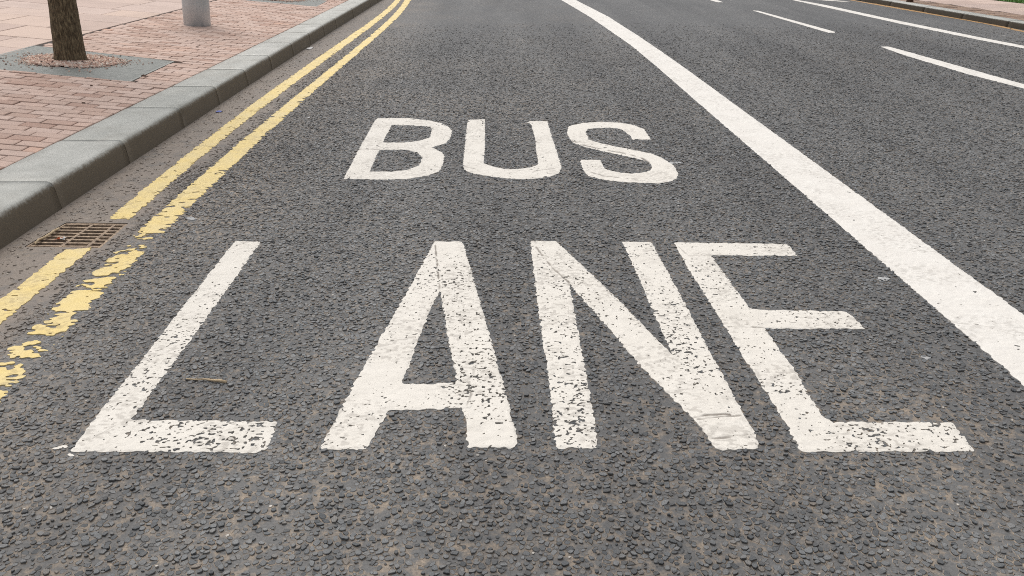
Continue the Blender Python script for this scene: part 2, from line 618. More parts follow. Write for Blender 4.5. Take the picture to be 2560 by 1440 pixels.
def ext(p, q, y):
    t = (y - q[1]) / (q[1] - p[1])
    return (q[0] + (q[0] - p[0]) * t, y)


def smooth(P, deg, ycut=99.0):
    """replace the part of a traced edge nearer than ycut by one smooth curve"""
    P = sorted(P, key=lambda p: -p[1])
    far_, near = [p for p in P if p[1] >= ycut], [p for p in P if p[1] < ycut]
    c = np.polyfit([p[1] for p in near], [p[0] for p in near], deg)
    ys = np.linspace(near[0][1], near[-1][1], 24)
    return far_ + [(float(np.polyval(c, y)), float(y)) for y in ys]


def band(left, right, y0=None, y1=None, deg=None, ycut=99.0):
    """closed loop from two traced edges, far end first; y0/y1 prolong it straight on"""
    L, R = gp(left), gp(right)
    if deg:
        L, R = smooth(L, deg, ycut), smooth(R, deg, ycut)
    if y1 is not None:
        L, R = [ext(L[2], L[0], y1)] + L, [ext(R[2], R[0], y1)] + R
    if y0 is not None:
        L, R = L + [ext(L[-3], L[-1], y0)], R + [ext(R[-3], R[-1], y0)]
    return L + R[::-1]


BUSLINE = [band([(1403, 0), (1474, 42), (1519, 73), (1577, 113), (1634, 158), (1661, 181), (1705, 221), (1801, 316), (1878, 386), (1942, 433), (2009, 480), (2102, 560), (2182, 631), (2257, 697), (2377, 806), (2477, 891), (2560, 963)],
                [(1439, 0), (1521, 42), (1599, 92), (1652, 128), (1703, 165), (1807, 242), (1928, 322), (2002, 380), (2076, 433), (2133, 480), (2244, 560), (2327, 622), (2432, 693), (2477, 731), (2560, 790)], 1.2, 30, 1, 9.0)]
YIN = [band([(985, 2), (962, 27), (925, 55), (875, 87), (800, 140), (725, 192), (650, 246), (575, 304), (507, 360), (454, 400), (412, 433), (346, 483), (287, 529), (272, 547)],
            [(1002, 0), (975, 29), (945, 54), (900, 87), (850, 125), (800, 164), (750, 200), (700, 236), (650, 271), (600, 316), (547, 360), (492, 400), (450, 437), (383, 490), (346, 537), (326, 548)], None, 30, 3),
       band([(165, 625), (133, 649), (118, 662), (87, 685), (44, 717), (0, 750)],
            [(219, 622), (211, 641), (186, 660), (147, 695), (114, 713), (83, 742), (42, 783), (0, 806)], 1.0, None, 1)]
YOUT = [band([(1007, 7), (982, 37), (950, 70), (912, 100), (875, 132), (825, 170), (775, 210), (737, 240), (687, 282), (650, 315), (600, 360), (542, 402), (479, 462), (417, 512), (367, 562), (337, 593), (285, 635), (240, 671), (200, 708), (158, 750), (75, 821), (17, 876), (-40, 930)],
             [(1025, 5), (1005, 32), (975, 65), (937, 100), (887, 137), (837, 180), (787, 225), (737, 270), (687, 317), (645, 360), (598, 402), (575, 437), (512, 483), (458, 529), (412, 579), (379, 617), (335, 658), (258, 728), (225, 767), (167, 833), (125, 875), (83, 921), (37, 958), (0, 990)], 1.0, 30, 3)]
EDGE = [band([(1975, -1), (2060, 17.5), (2255, 60.5), (2451, 100.6), (2560, 121.5)], [(1992, 0), (2060, 12), (2255, 54), (2451, 94), (2560, 115)], 5.0, 30)]
DASH1 = [gp([(1881, 26.5), (1895, 27), (2088, 80), (2086, 83), (2074, 83)])]
DASH2 = [band([(2201, 117), (2260, 138), (2420, 186), (2560, 222)], [(2222, 117), (2270, 130), (2420, 172), (2560, 211)], 6.3)]
DASH0 = [band([(1768, -2), (1780, 2), (1800, 7)], [(1786, -2), (1797, 2), (1809, 6)], None, 19.0)]
FARW = [band([(2040, 0), (2085, 3), (2118, 5.5)], [(2066, 0), (2100, 2), (2127, 4.5)], None, 19.0)]
RY = [band([(2127, 1), (2204, 15), (2458, 59), (2560, 81)], [(2135, 1), (2220, 14.5), (2470, 58.5), (2560, 77.5)], 8.0, 28)]

GUL = gp([(165, 556), (321, 558), (250, 620), (60, 617)])       # gully hole
gcx, gcy = np.mean([p[0] for p in GUL]), np.mean([p[1] for p in GUL])

# ------------------------------------------------------------------ clipping a height sheet to f > 0
def clip_sheet(X, Y, Z, f, extra=None):
    ny, nx = X.shape
    idx = np.arange(ny * nx).reshape(ny, nx)
    a, b, c, d = idx[:-1, :-1].ravel(), idx[:-1, 1:].ravel(), idx[1:, 1:].ravel(), idx[1:, :-1].ravel()
    T = np.concatenate([np.stack([a, b, c], 1), np.stack([a, c, d], 1)])
    ff = f.ravel()
    ins = ff[T] > 0
    cnt = ins.sum(1)
    full = T[cnt == 3]
    P = np.stack([X.ravel(), Y.ravel(), Z.ravel()], 1)
    E = [] if extra is None else [e.ravel() for e in extra]
    tris, cutA, cutB, quads_idx = [full], [], [], []
    N = len(P)

    def rot(T, ins, k):
        for s in range(3):
            m = k(ins[:, s])
            yield np.roll(T[m], -s, axis=1)
    one = [np.roll(T[(cnt == 1) & ins[:, s]], -s, axis=1) for s in range(3)]
    two = [np.roll(T[(cnt == 2) & ~ins[:, s]], -s, axis=1) for s in range(3)]
    one, two = np.concatenate(one), np.concatenate(two)
    # edges to cut: one: (0,1),(0,2); two: (0,1),(0,2) with 0 outside
    ea = np.concatenate([one[:, [0, 1]], one[:, [0, 2]], two[:, [0, 1]], two[:, [0, 2]]])
    es = np.sort(ea, axis=1)
    key = es[:, 0].astype(np.int64) * N + es[:, 1]
    uk, inv = np.unique(key, return_inverse=True)
    ua, ub = uk // N, uk % N
    t = np.clip(ff[ua] / (ff[ua] - ff[ub]), 0.02, 0.98)
    CP = P[ua] * (1 - t)[:, None] + P[ub] * t[:, None]
    CE = [e[ua] * (1 - t) + e[ub] * t for e in E]
    ci = N + inv
    n1, n2 = len(one), len(two)
    i01, i02 = ci[:n1], ci[n1:2 * n1]
    j01, j02 = ci[2 * n1:2 * n1 + n2], ci[2 * n1 + n2:]
    tris.append(np.stack([one[:, 0], i01, i02], 1))
    tris.append(np.stack([j01, two[:, 1], two[:, 2]], 1))
    tris.append(np.stack([j01, two[:, 2], j02], 1))
    bE = np.concatenate([np.stack([i01, i02], 1), np.stack([j02, j01], 1)])
    allP = np.concatenate([P, CP])
    allE = [np.concatenate([e, ce]) for e, ce in zip(E, CE)]
    T = np.concatenate(tris)
    used = np.unique(T)
    mp = np.full(len(allP), -1, np.int64)
    mp[used] = np.arange(len(used))
    return allP[used], mp[T], mp[bE], [e[used] for e in allE]


def y_rows(y0, y1, k=4.6e-4, mn=0.003):
    ys = [y0]
    while ys[-1] < y1:
        ys.append(ys[-1] + max(mn, k * ys[-1] ** 2))
    return np.array(ys)


PAINT_Z = 0.0034


def paint(name, loops, mat, dx, label, cat, group=None, wear=None, ragged=0.0048, dirts=(), raises=(), ymin=None, ymax=40.0, thick=PAINT_Z, lump=0.0012, grime=0.32):
    A = np.array([p for L in loops for p in L])
    pad = 0.03
    y0, y1 = A[:, 1].min() - pad, min(A[:, 1].max() + pad, ymax)
    if ymin:
        y0 = max(y0, ymin)
    xs = np.arange(A[:, 0].min() - pad, A[:, 0].max() + pad, dx)
    ys = y_rows(y0, y1)
    X, Y = np.meshgrid(xs, ys)
    s = sdf_loops(X, Y, loops)
    e = (vnoise(X * 0.8, Y, 0.013, 1) - 0.5) * 2 * ragged + (vnoise(X, Y, 0.05, 2) - 0.5) * 0.4 * ragged
    f = s + e
    if wear is not None:
        f = np.minimum(f, wear(X, Y, s))
    f[0], f[-1], f[:, 0], f[:, -1] = -1, -1, -1, -1
    Z = thick + (vnoise(X, Y, 0.022, 3) - 0.5) * 2 * lump + (vnoise(X, Y, 0.15, 4) - 0.5) * 0.001
    Z -= 0.0012 * sstep(0.010, 0.0, s)
    D = np.zeros(X.shape)
    for poly, dz in raises:
        q = sdf_loops(X, Y, [gp(poly)]) + (vnoise(X, Y, 0.02, 5) - 0.5) * 0.006
        Z += dz * sstep(-0.0015, 0.0015, q)
    for line, w, amt in dirts:
        q = dist_poly(X, Y, gp(line)) + (vnoise(X, Y, 0.02, 6) - 0.5) * 0.006
        k = sstep(w, w * 0.3, q) * amt * sstep(0.25, 0.5, vnoise(X, Y, 0.05, 7))
        D = np.maximum(D, k)
        Z -= 0.002 * k
    if grime:
        D = np.maximum(D, grime * sstep(0.52, 0.75, vnoise(X * 0.7, Y, 0.009, 2)) * sstep(0.35, 0.7, vnoise(X, Y, 0.12, 3)))
    P, T, B, (D,) = clip_sheet(X, Y, Z, f, [D])
    nb = len(B)
    S0 = P[B[:, 0]].copy(); S1 = P[B[:, 1]].copy()
    S2, S3 = S1.copy(), S0.copy()
    S2[:, 2] = S3[:, 2] = -0.002
    n0 = len(P)
    V = np.concatenate([P, S0, S1, S2, S3])
    i = np.arange(nb)
    q = np.stack([n0 + nb + i, n0 + i, n0 + 3 * nb + i, n0 + 2 * nb + i], 1)
    D = np.concatenate([D, np.tile(np.full(nb, 0.25), 4)])
    c = np.array([A[:, 0].mean(), A[:, 1][A[:, 1] < ymax].mean(), 0.0])
    V = V - c
    me = new_mesh(name, V, [T, q], [mat], [0, 0], {"dirt": D}, smooth=True)
    o = link(name, me, loc=tuple(c))
    return tag(o, label, cat, group)


def speck(t0, t1, size=0.0078, seed=0, var=0.28, zones=()):
    """small pits: the share of paint lost drifts between thresholds t0 and t1; zones are scrubbed or sound patches"""
    zs = [(gp(p), a) for p, a in zones]

    def fn(X, Y, s):
        n = vnoise(X * 0.75, Y, size, seed) * 0.62 + vnoise(X, Y, size * 0.6, seed + 1) * 0.38
        w = vnoise(X, Y, var, seed + 2) * 0.6 + vnoise(X, Y, var * 0.4, seed + 3) * 0.4
        th = t0 + (t1 - t0) * (0.25 + 0.75 * sstep(0.3, 0.7, w))
        for P, a in zs:
            th = th + a * sstep(-0.06, 0.06, sdf_loops(X, Y, [P]) + (w - 0.5) * 0.12)
        return (n - th) * 0.02
    return fn


# ================================================================== SETTING
def ground_quad(name, pts, z, mat):
    me = bpy.data.meshes.new(name)
    me.from_pydata([(x, y, z) for x, y in pts], [], [tuple(range(len(pts)))])
    me.materials.append(mat)
    return struct(link(name, me))


ground_quad("ground", [(-600, -200), (600, -200), (600, 900), (-600, 900)], -0.45, M_EARTH)

# ---- road: sheet with the gully hole, plus every chipping bedded in it
YNEAR, YCHIP = 1.05, 12.7


def build_road():
    xs = np.unique(np.concatenate([np.arange(-3.2, 9.0, 0.05), np.arange(gcx - 0.3, gcx + 0.3, 0.01)]))
    ys = np.unique(np.concatenate([np.arange(-6, YNEAR, 0.5), np.arange(YNEAR, 18, 0.06), np.arange(18, 75, 1.5), np.arange(gcy - 0.3, gcy + 0.3, 0.01)]))
    X, Y = np.meshgrid(xs, ys)
    f = -sdf_loops(X, Y, [GUL])
    f = np.minimum(f, X - (x_base(Y) - 0.10))
    f = np.minimum(f, x_right(Y) + 0.10 - X)
    Z = np.zeros(X.shape)
    far = np.clip((Y - 4.8) / 7.0, 0, 1)
    d = X - x_base(Y)
    dust = dust_at(X, Y)
    tan = tan_at(X, Y)
    P, T, B, (far, dust, tan) = clip_sheet(X, Y, Z, f, [far, dust, tan])
    # ---- chippings
    a = 0.0174
    nx, ny = int(15.0 / a), int((YCHIP - YNEAR) / a / 0.9)
    gx, gy = np.meshgrid(np.arange(nx), np.arange(ny))
    px = (-5.0 + (gx + 0.5 * (gy % 2)) * a + rng.uniform(-0.43, 0.43, gx.shape) * a).astype(np.float32)
    py = (YNEAR + gy * a * 0.9 + rng.uniform(-0.43, 0.43, gx.shape) * a).astype(np.float32)
    nd = 8
    ang = (np.arange(nd)[None, None] + rng.uniform(-0.3, 0.3, gx.shape + (nd,))) * (2 * math.pi / nd) + rng.uniform(0, 6.28, gx.shape)[..., None]
    ca, sa = np.cos(ang).astype(np.float32), np.sin(ang).astype(np.float32)
    r = np.full(ca.shape, 9.0, np.float32)
    for oy in (-2, -1, 0, 1, 2):
        for ox in (-2, -1, 0, 1, 2):
            if ox == 0 and oy == 0:
                continue
            dx_, dy_ = np.roll(px, (-oy, -ox), (0, 1)) - px, np.roll(py, (-oy, -ox), (0, 1)) - py
            l2 = dx_ ** 2 + dy_ ** 2
            dt = dx_[..., None] * ca + dy_[..., None] * sa
            r = np.minimum(r, np.where(dt > 1e-5, l2[..., None] / (2 * np.maximum(dt, 1e-5)), 9))
    szn = np.exp(rng.normal(0, 0.34, gx.shape)) * np.where(rng.random(gx.shape) < 0.34, 0.0052, 0.0102)
    r = np.minimum(r * rng.uniform(0.86, 1.0, gx.shape)[..., None], szn[..., None] * 1.42)
    el = rng.uniform(0, 3.14, gx.shape)[..., None]
    r = r * (0.86 + 0.16 * ((ca * np.cos(el) + sa * np.sin(el)) ** 2 * 2 - 1)) / 0.9
    for _ in range(5):                              # broken faces: random straight cuts
        ct = rng.uniform(0, 6.283, gx.shape)[..., None]
        cd_ = (szn * rng.uniform(0.62, 1.25, gx.shape))[..., None]
        dt = ca * np.cos(ct) + sa * np.sin(ct)
        r = np.minimum(r, np.where(dt > 0.05, cd_ / np.maximum(dt, 0.05), 9)).astype(np.float32)
    dn = vnoise(px, py, 0.09, 1) * 0.55 + vnoise(px, py, 0.5, 2) * 0.45
    keep = rng.random(gx.shape) < 0.62 + 0.6 * dn
    keep &= rng.random(gx.shape) < 1 - 0.86 * sstep(0.55, 1.0, dust_at(px, py))
    keep &= (px > x_base(py) + 0.012) & (px < x_right(py) - 0.02)
    keep &= np.abs(px) < 0.66 * (0.91 * py + 0.54) + 0.75
    keep &= rng.random(gx.shape) > np.clip((py - 5.0) / 7.6, 0, 1)
    keep &= sdf_loops(px, py, [GUL]) < -0.016
    spk = rng.random(gx.shape)
    r = np.where((spk > 0.9962)[..., None], r * 0.55, r)
    keep[[0, 1, -1, -2]] = False
    keep[:, [0, 1, -1, -2]] = False
    spk = spk[keep]
    px, py, r, ca, sa = px[keep], py[keep], r[keep], ca[keep], sa[keep]
    n = len(px)
    h = np.abs(rng.normal(0.0025, 0.0016, n)).astype(np.float32)
    tx, ty = rng.normal(0, 0.13, n), rng.normal(0, 0.14, n)
    pin = np.full(n, -1.0)
    for loops in list(LETG.values()) + [BUSLINE, YIN, YOUT, DASH2, DASH1, EDGE]:
        pin = np.maximum(pin, sdf_loops(px, py, loops))
    u = pin > -0.004
    h[u] = np.minimum(h[u] * 0.5, 0.0014)
    tx[u] *= 0.3; ty[u] *= 0.3
    rings = []
    for k, dz in ((0.95, None), (1.0, 0.0009), (0.86, 0.0)):
        ox, oy = r * ca * k, r * sa * k
        if dz is None:
            z = np.full(ox.shape, -0.003)
        else:
            z = h[:, None] + tx[:, None] * ox + ty[:, None] * oy - dz * rng.uniform(0.5, 1.6, ox.shape) * (dz > 0)
        rings.append(np.stack([px[:, None] + ox, py[:, None] + oy, z], -1))
    R = np.stack(rings, 1)                         # n,3,nd,3
    R[:, 1:, :, 2] = np.maximum(R[:, 1:, :, 2], -0.001)
    CV = R.reshape(-1, 3)
    b0 = len(P) + np.arange(n)[:, None] * (3 * nd)
    j = np.arange(nd)
    qs = []
    for lv in (0, 1):
        q = np.stack([lv * nd + j, lv * nd + (j + 1) % nd, (lv + 1) * nd + (j + 1) % nd, (lv + 1) * nd + j], -1)
        qs.append((b0[:, :, None] + q[None]).reshape(-1, 4))
    tops = b0 + 2 * nd + j[None]
    # meniscus of pale mortar round each chip
    kk = np.where(u, 1.0, rng.uniform(1.16, 1.5, n))[:, None]
    nc = int((~u).sum())
    ua = ~u
    colr = []
    for k, z in ((kk, -0.0006), (np.full_like(kk, 1.03), 0.0009)):
        ox, oy = (r * ca * k)[ua], (r * sa * k)[ua]
        zz = np.full(ox.shape, z) + rng.uniform(-0.0003, 0.0003, ox.shape)
        colr.append(np.stack([px[ua][:, None] + ox, py[ua][:, None] + oy, zz], -1))
    MV = np.stack(colr, 1).reshape(-1, 3)
    m0 = len(P) + n * 3 * nd + np.arange(nc)[:, None, None] * (2 * nd)
    q = np.stack([j, (j + 1) % nd, nd + (j + 1) % nd, nd + j], -1)
    mq = (m0 + q[None]).reshape(-1, 4)
    mt = np.repeat(rng.uniform(0.45, 1.25, nc) + 0.45 * tan_at(px[ua], py[ua]) - 0.2, 2 * nd)
    md = np.repeat(dust_at(px[ua], py[ua]), 2 * nd)
    rn = np.clip(rng.random(n) ** 1.1, 0, 1) * 0.95
    sp = spk
    rn[sp > 0.985] = 0.985
    rn[sp > 0.9962] = 1.0
    cd = dust_at(px, py)
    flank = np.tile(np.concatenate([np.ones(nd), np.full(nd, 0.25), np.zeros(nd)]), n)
    zm = np.zeros(len(MV))
    V = np.concatenate([P, CV, MV])
    z0 = np.zeros(n * 3 * nd)
    attrs = {"far": np.concatenate([far, z0, zm]), "dust": np.concatenate([dust, np.repeat(cd, 3 * nd), md]),
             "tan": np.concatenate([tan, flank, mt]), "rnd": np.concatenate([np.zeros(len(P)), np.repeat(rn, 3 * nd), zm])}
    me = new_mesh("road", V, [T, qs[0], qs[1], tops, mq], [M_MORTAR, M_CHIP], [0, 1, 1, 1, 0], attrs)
    struct(link("road", me))


def dust_at(x, y):
    d = x - x_base(y)
    w = (vnoise(x, y, 0.25, 5) - 0.5) * 0.12
    return np.clip(sstep(0.62, 0.30, d + w) * 0.97 + 0.16 * sstep(1.5, 0.5, d + w), 0, 1)


def tan_at(x, y):
    t = 0.02 - 0.30 * sstep(1.2, 2.0, x) + 0.35 * sstep(-0.6, -1.8, x) + 0.30 * sstep(2.4, 1.5, y)
    return t + (vnoise(x, y, 0.6, 6) - 0.5) * 0.5


build_road()


# ---- kerbs
def kerb_stone_mesh(name, y0, y1, xb, xk, zt, sgn, seed, notch=False):
    """one stone between y0 and y1; profile points run from the foot of the face over the rounded arris to the back"""
    rg = np.random.default_rng(seed)
    prof = [(0.0, -0.25, 1.0), (0.0, 0.0, 1.0), (0.004, 0.05, 0.95), (0.008, 0.105, 0.85), (0.012, 0.124, 0.66), (0.019, 0.137, 0.40), (0.030, 0.1448, 0.12), (0.046, KZ, 0.02)]
    sc = zt / KZ
    ys = np.linspace(y0, y1, 15)
    V, D = [], []
    np_ = len(prof) + 4
    for i, y in enumerate(ys):
        fb, fk = float(xb(y)), float(xk(y))
        W = abs(fb - fk)
        e = 0.0035 if i in (0, len(ys) - 1) else 0.0
        row = []
        for u, z, d in prof:
            jj = rg.normal(0, 0.0012) if 0 < z else 0.0
            uu = u + jj + (e if z > 0.1 else 0)
            zz = z * sc - (e * 0.8 if z > 0.1 else 0)
            if notch and i == 0 and z > 0.08:
                uu += 0.028; zz -= 0.018
            row.append((fb - sgn * uu, y, zz, d))
        for t in (0.3, 0.6, 0.99):
            row.append((fb - sgn * W * t, y, zt - e * 0.6 + rg.normal(0, 0.0006), 0.0 if t < 0.9 else 0.12))
        row.append((fb - sgn * W * 0.99, y, -0.25, 0.2))
        V += [r[:3] for r in row]
        D += [r[3] for r in row]
    q = []
    for i in range(len(ys) - 1):
        for k in range(np_ - 1):
            a = i * np_ + k
            fc = (a, a + 1, a + np_ + 1, a + np_)
            q.append(fc if sgn > 0 else fc[::-1])
    n = len(V)
    me = bpy.data.meshes.new(name)
    c = (float(xb((y0 + y1) / 2)), (y0 + y1) / 2, 0)
    fs = q + [tuple(range(np_)), tuple(range(n - np_, n))[::-1]]
    me.from_pydata([(v[0] - c[0], v[1] - c[1], v[2]) for v in V], [], fs)
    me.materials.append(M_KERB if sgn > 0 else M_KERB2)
    at = me.attributes.new("dirt", 'FLOAT', 'POINT'); at.data.foreach_set("value", np.array(D, np.float32))  # on the far kerb this mask also places the painted face shade
    at = me.attributes.new("rnd", 'FLOAT', 'POINT'); at.data.foreach_set("value", np.full(n, rg.random(), np.float32))
    me.polygons.foreach_set("use_smooth", [True] * len(q) + [False, False])
    me.update()
    return me, c


def build_kerb(name, joints, xb, xk, zt, sgn, notch_at=None):
    root = bpy.data.objects.new(name, None)
    COL.objects.link(root)
    root["kind"] = "structure"
    for i in range(len(joints) - 1):
        me, c = kerb_stone_mesh("kerb_stone", joints[i] + 0.0022, joints[i + 1] - 0.0022, xb, xk, zt, sgn, 100 + i, notch_at == i)
        o = link("kerb_stone", me, root, c)
    # bedding mortar seen in the joints
    mb = MB()
    ys = np.linspace(joints[0], joints[-1], 30)
    for a, b in zip(ys[:-1], ys[1:]):
        r4 = [(float(xb(a)) - sgn * 0.04, a), (float(xb(b)) - sgn * 0.04, b), (float(xk(b)) + sgn * 0.015, b), (float(xk(a)) + sgn * 0.015, a)]
        mb.block(r4, lambda x, y: -0.24, lambda x, y: zt - 0.02)
    mb.build("joint_mortar", M_BED, root)


jy = [g(*p)[1] for p in [(158, 522), (323, 409), (446, 319), (541, 261), (619, 214), (680, 175), (736, 140), (781, 112), (817, 90), (847, 71), (892, 44)]]
while jy[0] > -1:
    jy.insert(0, jy[0] - 0.92)
while jy[-1] < 30:
    jy.append(jy[-1] + 0.92)
build_kerb("kerb", jy, x_base, x_back, KZ, 1, notch_at=jy.index(g(446, 319)[1]))
KZR = 0.09


def x_rback(y):
    return x_right(y) + 0.22


jr = [g(2515, 68)[1]]
while jr[0] > 3:
    jr.insert(0, jr[0] - 1.1)
while jr[-1] < 30:
    jr.append(jr[-1] + 1.1)
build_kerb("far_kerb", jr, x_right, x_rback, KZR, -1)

# ---- pavements
SL_A, SL_B = gpave(204, 84), gpave(461, 23)
D_SLAB = 0.5 * ((float(x_back(SL_A[1])) - SL_A[0]) + (float(x_back(SL_B[1])) - SL_B[0]))
GRQ3 = [gpave(*p) for p in [(-95, 136 + 12), (84, 114), (434, 153), (325, 203)]]
fl = gpave(0, 173)
# front-left corner: completes the frame on the line through the front edge
fr = np.array(GRQ3[3][:2]); bl = np.array(GRQ3[1][:2]); br = np.array(GRQ3[2][:2])
fe = (np.array(fl[:2]) - fr)
fl2 = fr + fe / np.hypot(*fe) * np.hypot(*(bl - br))
GRQ = [tuple(fl2), tuple(bl), tuple(br), tuple(fr)]             # front-left, back-left, back-right, front-right
c2a, c2b = gpave(790, 16), None
GOFF = (c2a[0] - fr[0], c2a[1] - fr[1])
GRQ2 = [(x + GOFF[0], y + GOFF[1]) for x, y in GRQ]
print("grate", GRQ, "offset", GOFF, "slab d", D_SLAB)


def clip_half(poly, p, q):
    """keep the part of poly left of p->q"""
    out = []
    n = len(poly)
    sd_ = lambda v: (q[0] - p[0]) * (v[1] - p[1]) - (q[1] - p[1]) * (v[0] - p[0])
    for i in range(n):
        a, b = poly[i], poly[(i + 1) % n]
        da, db = sd_(a), sd_(b)
        if da >= 0:
            out.append(a)
        if (da >= 0) != (db >= 0):
            t = da / (da - db)
            out.append((a[0] + (b[0] - a[0]) * t, a[1] + (b[1] - a[1]) * t))
    return out


def cut_quad(poly, Q, gap=0.012):
    """the part of a convex poly outside convex quad Q (given clockwise)"""
    Qn = np.array(Q)
    c = Qn.mean(0)
    Qg = [tuple(c + (p - c) * (1 + gap / np.hypot(*(p - c)) * 1.4)) for p in Qn]
    best, bs = None, -1e9
    m = np.mean(np.array(poly), 0)
    inside_any = False
    for i in range(4):
        p, q = Qg[i], Qg[(i + 1) % 4]
        L = math.hypot(q[0] - p[0], q[1] - p[1])
        s = ((q[0] - p[0]) * (m[1] - p[1]) - (q[1] - p[1]) * (m[0] - p[0])) / L
        if s > bs:
            bs, best = s, (p, q)
    if bs > 0.3:
        return poly
    r_ = clip_half(poly, *best)
    return r_ if len(r_) > 2 else None


def area(p):
    return 0.5 * abs(sum(p[i][0] * p[(i + 1) % len(p)][1] - p[(i + 1) % len(p)][0] * p[i][1] for i in range(len(p))))


SKEW = 0.06


def loc2w(d, s):
    y = s + SKEW * d
    return (float(x_back(y)) - d, y)


def brick_field():
    mb = MB()
    ph = 0.103
    pl = 0.205
    ns = int(26 / ph)
    for i in range(ns):
        s0 = -1.0 + i * ph
        off = (pl / 2 if i % 2 else 0) + random.uniform(-0.012, 0.012)
        d = -off
        while d < D_SLAB - 0.01:
            d0, d1 = max(d, 0.006), min(d + pl, D_SLAB - 0.004)
            d += pl
            if d1 - d0 < 0.03:
                continue
            j = lambda: random.uniform(-0.0022, 0.0022)
            gp_ = 0.0034 + random.random() * 0.0026
            ring = [loc2w(d0 + gp_ + j(), s0 + gp_ + j()), loc2w(d1 - gp_ + j(), s0 + gp_ + j()), loc2w(d1 - gp_ + j(), s0 + ph - gp_ + j()), loc2w(d0 + gp_ + j(), s0 + ph - gp_ + j())]
            ring = ring[::-1]
            for Q in (GRQ, GRQ2):
                if ring:
                    ring = cut_quad(ring, Q)
            if not ring or area(ring) < 0.0008:
                continue
            dz = random.gauss(0, 0.0013)
            tx_, ty_ = random.gauss(0, 0.008), random.gauss(0, 0.010)
            cx_, cy_ = np.mean(np.array(ring), 0)
            top = lambda x, y: float(z_pave(x, y)) + dz + tx_ * (x - cx_) + ty_ * (y - cy_)
            v = random.random()
            mb.block(ring, lambda x, y: float(z_pave(x, y)) - 0.03, top, 0.004, r=v * 0.85 + (0.15 if random.random() < 0.1 else 0.0), mat=0)
    # sand bed
    bed = []
    for s in np.arange(-1, 25.2, 0.5):
        bed.append([loc2w(0.003, s), loc2w(D_SLAB, s)])
    for a, b in zip(bed[:-1], bed[1:]):
        ring = [a[0], a[1], b[1], b[0]]
        mb.add([(x, y, float(z_pave(x, y)) - 0.011) for x, y in ring], [(0, 3, 2, 1)], 1)
    return struct(mb.build("brick_pavement", [M_BRICK, M_BED]))


brick_field()


def slab_field():
    mb = MB()
    s = -2.0
    row = 0
    while s < 26:
        hgt = random.choice([0.45, 0.6, 0.6, 0.75])
        d = D_SLAB + 0.012
        first = True
        while d < D_SLAB + 8:
            L = random.uniform(0.55, 1.15) * (0.6 if first and row % 2 else 1)
            first = False
            g_ = 0.0075
            ring = [loc2w(d + g_, s + g_), loc2w(d + L - g_, s + g_), loc2w(d + L - g_, s + hgt - g_), loc2w(d + g_, s + hgt - g_)][::-1]
            d += L
            for Q in (GRQ, GRQ2):
                if ring:
                    ring = cut_quad(ring, Q)
            if not ring or area(ring) < 0.002:
                continue
            dz = random.gauss(0, 0.0012)
            mb.block(ring, lambda x, y: float(z_pave(x, y)) - 0.03, lambda x, y: float(z_pave(x, y)) + dz, 0.004, r=random.random())
        s += hgt
        row += 1
    r4 = [loc2w(D_SLAB, -2), loc2w(D_SLAB + 9, -2), loc2w(D_SLAB + 9, 26), loc2w(D_SLAB, 26)]
    mb.add([(x, y, float(z_pave(x, y)) - 0.0075) for x, y in r4], [(0, 3, 2, 1)], 1)
    return struct(mb.build("flagstone_pavement", [M_SLAB, M_BED]))


slab_field()


